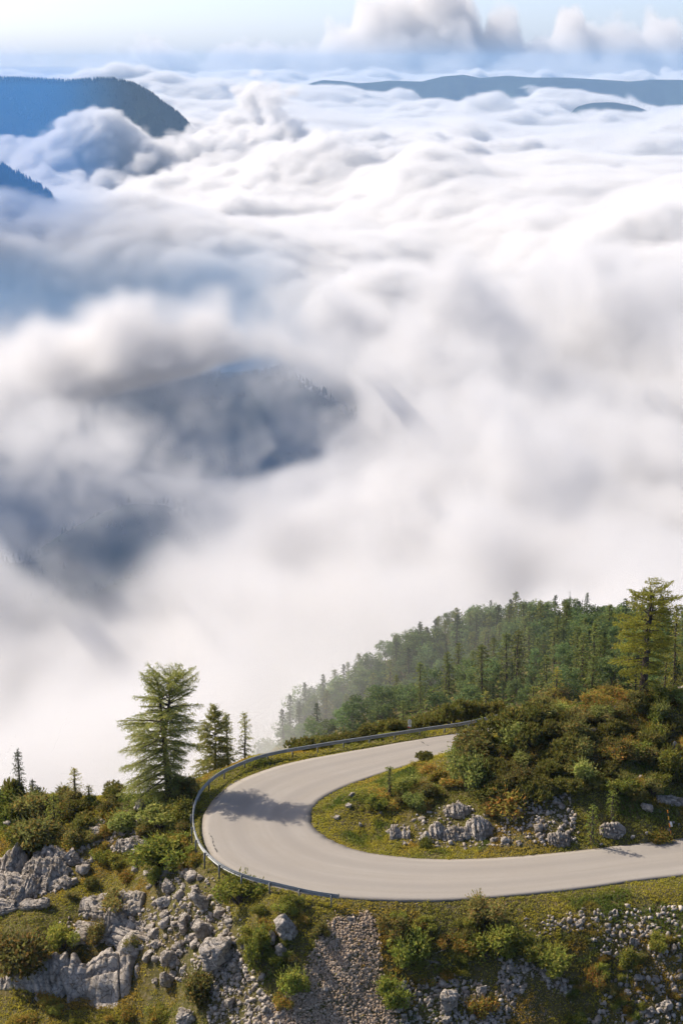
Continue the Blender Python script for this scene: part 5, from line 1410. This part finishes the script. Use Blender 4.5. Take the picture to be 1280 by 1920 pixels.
def cloud_volume(name, lo, hi, vox, field, step=None, mat=None):
    mat = mat or CLOUD_MAT
    """fog volume over the box lo..hi with voxels of about vox metres; field(xs, ys, zs) -> density per metre"""
    res = [int(round((hi[i] - lo[i]) / vox[i])) + 1 for i in range(3)]
    ax = [np.linspace(lo[i], hi[i], res[i]) for i in range(3)]
    D = field(*ax).astype(np.float32)
    D[0] = D[-1] = 0; D[:, 0] = D[:, -1] = 0; D[:, :, -1] = 0
    me = bpy.data.meshes.new(name + "_grid")
    me.vertices.add(D.size)
    at = me.attributes.new("cloud_density", 'FLOAT', 'POINT')
    at.data.foreach_set("value", D.reshape(-1))
    helper = bpy.data.objects.new(name + "_grid", me)         # only feeds the node tree; never linked to the scene
    vol = bpy.data.volumes.new(name)
    ob = bpy.data.objects.new(name, vol)
    COL.objects.link(ob)
    ng = bpy.data.node_groups.new(name, 'GeometryNodeTree')
    ng.interface.new_socket("Geometry", in_out='OUTPUT', socket_type='NodeSocketGeometry')
    N = ng.nodes; LK = ng.links
    def mth(op, a, b):
        nd = N.new("ShaderNodeMath"); nd.operation = op
        for i, v in enumerate((a, b)):
            if isinstance(v, bpy.types.NodeSocket): LK.new(v, nd.inputs[i])
            else: nd.inputs[i].default_value = v
        return nd.outputs[0]
    info = N.new("GeometryNodeObjectInfo"); info.inputs['Object'].default_value = helper
    pos = N.new("GeometryNodeInputPosition")
    sep = N.new("ShaderNodeSeparateXYZ"); LK.new(pos.outputs[0], sep.inputs[0])
    named = N.new("GeometryNodeInputNamedAttribute"); named.data_type = 'FLOAT'; named.inputs[0].default_value = "cloud_density"
    ti = N.new("FunctionNodeFloatToInt"); ti.rounding_mode = 'ROUND'
    ints = []
    for i in range(3):
        f = mth('MULTIPLY', mth('SUBTRACT', sep.outputs[i], lo[i]), (res[i] - 1) / (hi[i] - lo[i]))
        f = mth('FLOOR', mth('ADD', f, 0.5), 0.0)
        f = mth('MINIMUM', mth('MAXIMUM', f, 0.0), float(res[i] - 1))
        c = N.new("FunctionNodeFloatToInt"); c.rounding_mode = 'ROUND'; LK.new(f, c.inputs[0])
        ints.append(c.outputs[0])
    def im(op, a, b):
        nd = N.new("FunctionNodeIntegerMath"); nd.operation = op
        for i, v in enumerate((a, b)):
            if isinstance(v, bpy.types.NodeSocket): LK.new(v, nd.inputs[i])
            else: nd.inputs[i].default_value = v
        return nd.outputs[0]
    idx = im('ADD', im('MULTIPLY', im('ADD', im('MULTIPLY', ints[0], res[1]), ints[1]), res[2]), ints[2])
    si = N.new("GeometryNodeSampleIndex"); si.data_type = 'FLOAT'; si.domain = 'POINT'
    LK.new(info.outputs['Geometry'], si.inputs['Geometry'])
    LK.new(named.outputs[0], [i for i in si.inputs if i.name == 'Value' and i.enabled][0])
    LK.new(idx, si.inputs['Index'])
    vc = N.new("GeometryNodeVolumeCube")
    LK.new([q for q in si.outputs if q.enabled][0], vc.inputs['Density'])
    vc.inputs['Min'].default_value = lo; vc.inputs['Max'].default_value = hi
    for i, r in enumerate(res): vc.inputs['Resolution ' + 'XYZ'[i]].default_value = r
    sm = N.new("GeometryNodeSetMaterial"); sm.inputs['Material'].default_value = mat
    LK.new(vc.outputs[0], sm.inputs['Geometry'])
    go = N.new("NodeGroupOutput"); LK.new(sm.outputs[0], go.inputs[0])
    md = ob.modifiers.new("cloud", 'NODES'); md.node_group = ng
    vol.materials.append(mat)
    if step: vol.render.step_size = step
    ob['kind'] = 'stuff'
    return ob

DECK = -250.0
def sstep(v):
    v = np.clip(v, 0, 1); return v * v * (3 - 2 * v)

def near_field(xs, ys, zs):
    X, Y = np.meshgrid(xs, ys, indexing='ij')
    def G(u, v, sx, sy, rot=0.0, z=DECK):
        c = at_z(u, v, z); return gauss(X, Y, c.x, c.y, sx, sy, rot)
    H = DECK + 22 * noise2(X, Y, 500, 3)
    hole = np.clip(1.6 * G(400, 850, 85, 190, 0.1) + 1.4 * G(220, 890, 65, 120) + 1.4 * G(500, 800, 60, 110) + 0.7 * G(130, 820, 45, 90) + 0.8 * G(-15, 1080, 45, 50), 0, 1.3)
    gap = ramp(-X, 10, 200) * ramp(Y + 0.4 * X, 1830, 2050)
    H -= 300 * gap
    H += 80 * G(860, 880, 150, 150)
    H += 15 * G(250, 680, 120, 110) + 55 * G(430, 712, 120, 55)
    H += 25 * G(500, 690, 70, 90)
    H += 40 * G(950, 620, 200, 200)
    H += 140 * gauss(X, Y, 110, 640, 330, 100)                       # the bank behind the wooded spur
    n = 0
    for L, a in ((300, 22), (150, 22), (75, 18), (38, 14), (20, 11), (11, 7)):
        n = n + a * noise3(xs, ys, zs, L, int(L), L * 1.2)
    F_ = (H[:, :, None] - zs[None, None, :]) + n
    d = 0.030 * sstep(F_ / 80.0) ** 1.4
    tear = 0.75 * noise3(xs, ys, zs, 110, 431, 90) + 0.5 * noise3(xs, ys, zs, 52, 432, 45) + 0.36 * noise3(xs, ys, zs, 26, 433, 24) + 0.25 * noise3(xs, ys, zs, 13, 434, 13)
    h3 = np.repeat(hole[:, :, None].astype(np.float32), len(zs), 2)
    dy = ys[1] - ys[0]
    for q, z in enumerate(zs):                                  # the tears lean away down the valley
        h3[:, :, q] = np.roll(h3[:, :, q], int(round((DECK + 40 - z) * 4.2 / dy)), 1)
    d *= 1 - 0.9995 * sstep((1.35 * h3 - 0.30 * tear - 0.30) / 0.75)
    d *= np.clip(1.0 + 0.35 * tear, 0.25, 2)
    # torn shreds drifting over the blue gap
    lay = np.exp(-((zs - (DECK - 20)) / 55.0) ** 2)
    edge = np.exp(-((gap - 0.35) / 0.3) ** 2) * ramp(Y, 1500, 1900)
    d += 0.006 * edge[:, :, None] * np.clip(tear - 0.1, 0, 1.5) * lay[None, None, :]
    d *= (1 - ramp(ys, 2700, 2900))[None, :, None]
    return d

def slope_field(xs, ys, zs):
    """mist clinging to the left end of the wooded spur, thinning towards the knoll"""
    X, Y = np.meshgrid(xs, ys, indexing='ij')
    g = height(X, Y)
    n = noise3(xs, ys, zs, 60, 71, 40) + 0.55 * noise3(xs, ys, zs, 28, 72, 20) + 0.3 * noise3(xs, ys, zs, 13, 73, 10)
    side = ramp(-X + 0.10 * (Y - 330), -18, 34)[:, :, None]
    top = g[:, :, None] + 26
    d = 0.012 * side * np.clip(0.75 + 0.5 * n, 0, 2) * sstep((top - zs[None, None, :] + 12 * n) / 26.0)
    d += 0.0008 * sstep((g[:, :, None] + 30 - zs[None, None, :]) / 20.0)
    ed = ramp(ys, 175, 235) * (1 - ramp(ys, 470, 520))
    return d * ed[None, :, None] * ramp(xs, -130, -90)[:, None, None] * (1 - ramp(xs, 150, 180))[:, None, None]

def sea_field(f_in, f_out, octs, dens, W):
    def f(xs, ys, zs):
        X, Y = np.meshgrid(xs, ys, indexing='ij')
        def G(u, v, sx, sy, rot=0.0, z=DECK):
            c = at_z(u, v, z); return gauss(X, Y, c.x, c.y, sx, sy, rot)
        H = DECK + 40 * noise2(X, Y, 1400, 9) + 30 * noise2(X, Y, 600, 11)
        H -= 300 * ramp(-X, 10, 200) * (1 - ramp(Y + 0.25 * X, 3250, 3500))
        H += 150 * G(600, 330, 190, 330) + 110 * G(480, 300, 130, 200) + 110 * G(800, 350, 120, 200) + 60 * G(250, 330, 200, 250)
        H += 65 * G(120, 275, 600, 300) - 60 * G(250, 290, 150, 150)
        H -= 160 * G(720, 305, 70, 500) + 160 * G(1015, 250, 90, 500)
        H += 175 * ramp(Y, 18500, 25000)
        H += 60 * G(40, 395, 260, 160)
        n = 0
        for L, a in octs:
            q = np.abs(noise3(xs, ys, zs, L, int(L) + 5, L * 0.8))
            n = n + a * (q - 0.8)
        amp = np.clip(0.62 + 0.25 * noise2(X, Y, 900, 19) + 0.35 * G(600, 310, 350, 700) + 0.2 * ramp(Y, 6000, 9000) - 0.25 * G(1050, 380, 350, 500), 0.3, 1.15)
        F_ = (H[:, :, None] - zs[None, None, :]) + n * amp[:, :, None]
        d = dens * sstep(F_ / W)
        w = ramp(ys, *f_in)
        if f_out: w = w * (1 - ramp(ys, *f_out))
        return d * w[None, :, None]
    return f

def tower_field(xs, ys, zs):
    X, Y = np.meshgrid(xs, ys, indexing='ij')
    H = 60 + 130 * noise2(X, Y, 1500, 77)
    for u, v, sx, sy in ((830, -15, 620, 1500), (740, 25, 480, 1500), (940, 20, 330, 1200), (650, 60, 500, 1500), (580, 90, 450, 1200), (1000, 75, 400, 1300), (1175, 62, 350, 1200), (1260, 90, 400, 1500), (1070, 10, 260, 1200), (700, 25, 420, 1400), (1130, 45, 420, 1400), (480, 85, 500, 1400), (1240, 40, 380, 1300), (930, 60, 420, 1300), (880, 60, 300, 900),
                         (300, 112, 700, 1500), (120, 120, 500, 1300), (20, 112, 400, 1300), (450, 105, 500, 1500), (1350, 60, 700, 1500)):
        c = at_y(u, v, 32000)
        H = np.maximum(H, -300 + (c.z + 420) * np.minimum(1, 1.25 * gauss(X, Y, c.x, 32000, sx, sy)))
    n = 0
    for L, a in ((900, 150), (450, 150), (230, 110), (120, 60)):
        n = n + a * (np.abs(noise3(xs, ys, zs, L, int(L) + 7, L * 0.9)) - 0.8)
    return 0.0030 * sstep((H[:, :, None] - zs[None, None, :] + n) / 320.0)

SEA_MAT = vol_material("sea_vapour", (0.905, 0.90, 0.90), 0.2, 1.0)
cloud_volume("valley_fog", (-560, 190, -520), (560, 2900, 0), (4.5, 8, 5), near_field, 12)
def wisp_field(xs, ys, zs):
    """thin torn threads over the dark hole"""
    X, Y = np.meshgrid(xs, ys, indexing='ij')
    r1 = noise3(xs, ys, zs, 60, 801, 40); r2 = noise3(xs, ys, zs, 27, 802, 22); r3 = noise3(xs, ys, zs, 13, 803, 12); r4 = noise3(xs, ys, zs, 7, 804, 7)
    body = 0.55 * r1 + 0.45 * r2 + 0.36 * r3 + 0.24 * r4
    rid = 1 - np.abs(0.8 * r2 + 0.55 * r3 + 0.3 * r4)
    d = 0.020 * np.clip(body + 0.45 * rid - 0.72, 0, 1.4) ** 1.4
    w = ramp(xs, -330, -260)[:, None, None] * (1 - ramp(xs, 0, 50))[:, None, None] * (ramp(ys, 1080, 1180) * (1 - ramp(ys, 1850, 2000)))[None, :, None]
    return d * w * (np.exp(-((zs + 268) / 38.0) ** 2))[None, None, :]
cloud_volume("fog_wisps", (-330, 1080, -350), (50, 2000, -190), (2.3, 3.8, 2.5), wisp_field, 6)
cloud_volume("slope_mist", (-130, 175, -190), (180, 520, 10), (5, 6, 4), slope_field, 8)
cloud_volume("cloud_sea", (-1900, 2700, -520), (1900, 8200, 140), (9, 14, 8), sea_field((2700, 2900), (8000, 8200), ((420, 72), (210, 38), (105, 20), (52, 17), (26, 12)), 0.055, 32), 16, SEA_MAT)
cloud_volume("distant_cloud_sea", (-5600, 8000, -520), (5600, 26000, 190), (28, 45, 14), sea_field((8000, 8200), None, ((600, 90), (300, 46), (150, 28), (80, 18)), 0.03, 50), 50, SEA_MAT)
cloud_volume("towering_clouds", (-7500, 29000, -400), (8500, 35000, 1700), (45, 80, 32), tower_field, 90)

def pool_field(xs, ys, zs):
    """extra blue air added in front of the mountains to tint them"""
    X, Y = np.meshgrid(xs, ys, indexing='ij')
    d = 8.5e-4 * ramp(Y, 6250, 6500) * (1 - ramp(Y, 6900, 7150)) * ramp(-X, 330, 460)
    d = d + 1.4e-3 * ramp(Y, 3600, 3800) * (1 - ramp(Y, 4050, 4200)) * ramp(-X, 430, 640)
    return d[:, :, None] * (1 - ramp(zs, 20, 66))
def shade_field(xs, ys, zs):
    """air under the deck, the shade of the dark hole put into its dim blue colour"""
    X, Y = np.meshgrid(xs, ys, indexing='ij')
    low = 1.7e-3 * ramp(Y, 1150, 1300) * (1 - ramp(Y, 2300, 2500)) * ramp(-X, -60, 60)
    return low[:, :, None] * (1 - ramp(zs, -290, -225))
cloud_volume("shade_tinted_haze", (-700, 1100, -540), (120, 2550, -200), (40, 40, 20), shade_field, 40, vol_material("shade_blue_air", (0.03, 0.125, 0.32), 0.0, 1.0))  # dark blue of this volume stands in for shade below the clouds
def gap_field(xs, ys, zs):
    """thicker mist on the floor of the gap, its blue shade put into the colour"""
    X, Y = np.meshgrid(xs, ys, indexing='ij')
    n = noise3(xs, ys, zs, 420, 611, 120) + 0.5 * noise3(xs, ys, zs, 200, 612, 80)
    low = 2.2e-3 * ramp(Y + 0.4 * X, 2150, 2450) * (1 - ramp(Y, 3350, 3600)) * ramp(-X, 20, 200)
    return low[:, :, None] * (1 - ramp(zs[None, None, :] - 22 * n, -330, -240)) * np.clip(1 + 0.25 * n, 0.3, 2)
cloud_volume("valley_haze", (-1700, 1100, -560), (100, 7250, 70), (40, 50, 26), pool_field, 60, vol_material("blue_air", (0.05, 0.36, 0.88), 0.0, 1.0))  # added volume, its saturated blue gives the mountains their hazy tone
cloud_volume("gap_mist", (-1300, 1900, -540), (60, 3700, -150), (26, 34, 18), gap_field, 40, vol_material("shade_tinted_mist", (0.27, 0.45, 0.68), 0.0, 1.0))  # mist coloured blue to imitate cloud shade

# ------------------------------------------------------------------ the air between (one closed box round everything but the towering clouds)
hz_m = bpy.data.materials.new("air"); hz_m.use_nodes = True
t_ = hz_m.node_tree; t_.nodes.clear()
o_ = t_.nodes.new("ShaderNodeOutputMaterial"); v_ = t_.nodes.new("ShaderNodeVolumePrincipled")
v_.inputs['Color'].default_value = (0.36, 0.58, 0.90, 1); v_.inputs['Density'].default_value = 4.4e-5; v_.inputs['Anisotropy'].default_value = 0.0
t_.links.new(v_.outputs[0], o_.inputs['Volume'])
mb = MB(); mb.box((0, 13250, -275), (19400, 27500, 970))
haze = link("haze", mb.mesh("haze"), hz_m); tag(haze, kind='stuff')
# ------------------------------------------------------------------ labels of the many: told apart by what they stand next to
MARKS = {
    'rock': [(310, 1690, "the grey angular boulder"), (379, 1680, "the leaning wedge shaped boulder"), (386, 1737, "the broad smooth boulder"), (321, 1792, "the bright angular boulder"), (414, 1780, "the massive split rock face"),
             (312, 1622, "the bush below the rail bend"), (441, 1811, "the whitish round boulder"), (433, 1876, "the narrow upright stone"), (537, 1732, "the brown cracked boulder"), (843, 1870, "the large beige boulder"),
             (902, 1855, "the pointed grey boulder"), (956, 1815, "the pale block on the fan"), (1067, 1725, "the pale block in the rock band"), (1247, 1886, "the pale cubic boulder"), (1186, 1763, "the tan block"),
             (1194, 1832, "the flat pale rock"), (1120, 1908, "the leaning stone"), (1055, 1852, "the sandy mound"), (1035, 1822, "the spreading green bush"), (1236, 1778, "the vivid green bush"), (60, 1655, "the light grooved ledge"),
             (98, 1606, "the tilted pale slab"), (20, 1622, "the steep fluted crag"), (158, 1627, "the squarish grey boulder"), (235, 1752, "the long narrow ledge"), (291, 1747, "the flat topped boulder"), (250, 1582, "the layered rib"),
             (160, 1560, "the broken rib"), (852, 1560, "the long fractured ledge"), (796, 1568, "the blocky outcrop"), (898, 1551, "the grey rib"), (750, 1562, "the low ribbed outcrop"), (1010, 1550, "the pale block in the rock face"),
             (971, 1517, "the upright block"), (1046, 1570, "the tilted slab"), (1257, 1560, "the snow pole"), (1147, 1554, "the low outcrop by the inner verge"), (1213, 1513, "the whitish crag")],
    'bush': [(797, 1426, "the lone round shrub"), (890, 1420, "the far end of the upper arm"), (965, 1395, "the pale leafy willow"), (880, 1480, "the grey green bush"), (940, 1520, "the yellow green bush"), (1147, 1535, "the light green young larch"),
             (1110, 1580, "the young larch at the verge"), (1170, 1405, "the whitish ledge"), (1102, 1368, "the small white ledge"), (1153, 1328, "the bleached flat rock"), (1206, 1304, "the old twisted larch"), (1042, 1322, "the yellow green larch"),
             (1263, 1398, "the upright white rock"), (1213, 1513, "the whitish crag"), (1265, 1460, "the bright bush at the edge"), (730, 1494, "the young larch inside the bend"), (858, 1519, "the flat topped ledge"), (660, 1489, "the pale rock on the island tip"),
             (40, 1500, "the slender spruce"), (103, 1560, "the young light green larch"), (143, 1508, "the small pale larch"), (318, 1497, "the big larch"), (60, 1655, "the light grooved ledge"), (264, 1510, "the upright pale boulder"),
             (250, 1582, "the layered rib"), (158, 1627, "the squarish grey boulder"), (215, 1690, "the sloping fluted ledge"), (897, 1688, "the tall thin weed"), (770, 1800, "the big leafy bush"), (838, 1782, "the forked root"),
             (956, 1815, "the pale block on the fan"), (1067, 1725, "the pale block in the rock band"), (1247, 1886, "the pale cubic boulder"), (1186, 1763, "the tan block"), (1120, 1908, "the leaning stone"), (537, 1732, "the brown cracked boulder"),
             (498, 1871, "the small white rock"), (1194, 1832, "the flat pale rock"), (190, 1832, "the huge grooved slab"), (655, 1722, "the top of the scree chute")],
    'tree': [(786, 1196, "the tall narrow spruce"), (853, 1207, "the very tall dark spruce"), (955, 1147, "the spruce on the highest point"), (1038, 1144, "the round topped spruce"), (1148, 1138, "the lone dark spruce"), (948, 1238, "the tall thin larch"),
             (968, 1241, "the larch with long trunk"), (834, 1265, "the pale larch"), (902, 1263, "the broad larch"), (1090, 1236, "the tall larch on the right"), (1112, 1220, "the larch beside pale rocks"), (686, 1242, "the foggy skyline spruce"),
             (598, 1268, "the faint grey spruce"), (567, 1304, "the dim foggy spruce"), (1206, 1200, "the old twisted larch"), (768, 1365, "the road marker"), (1042, 1290, "the yellow green larch"), (910, 1320, "the loose yellowish sapling"), (460, 1390, "the slim open larch"),
             (640, 1395, "the middle of the far rail"), (1064, 1145, "the bare pole of a dead tree")],
    'belt': [(768, 1365, "the road marker behind the rail"), (880, 1354, "the far end of the guardrail"), (910, 1330, "the loose yellowish sapling"), (600, 1396, "the left part of the far rail")],
}
ORD = ["nearest", "second", "third", "fourth", "fifth", "sixth", "seventh", "eighth", "ninth", "tenth", "eleventh", "twelfth"] + [f"{k}th" for k in range(13, 80)]
buckets = {}
for o, dom, look, u, v, large in FILLED:
    mu, mv, mk_ = min(MARKS[dom], key=lambda q: (q[0] - u) ** 2 + (q[1] - v) ** 2)
    du, dv = u - mu, v - mv
    side = ("right of" if du > 0 else "left of") if abs(du) > abs(dv) else ("below" if dv > 0 else "above")
    buckets.setdefault((dom, look, mk_, side), []).append((math.hypot(du, dv), o))
for (dom, look, mk_, side), lst in buckets.items():
    lst.sort(key=lambda q: q[0])
    for k, (d_, o) in enumerate(lst):
        w_ = "" if len(lst) == 1 else ORD[k] + " "
        o['label'] = f"{w_}{look} {side} {mk_}"
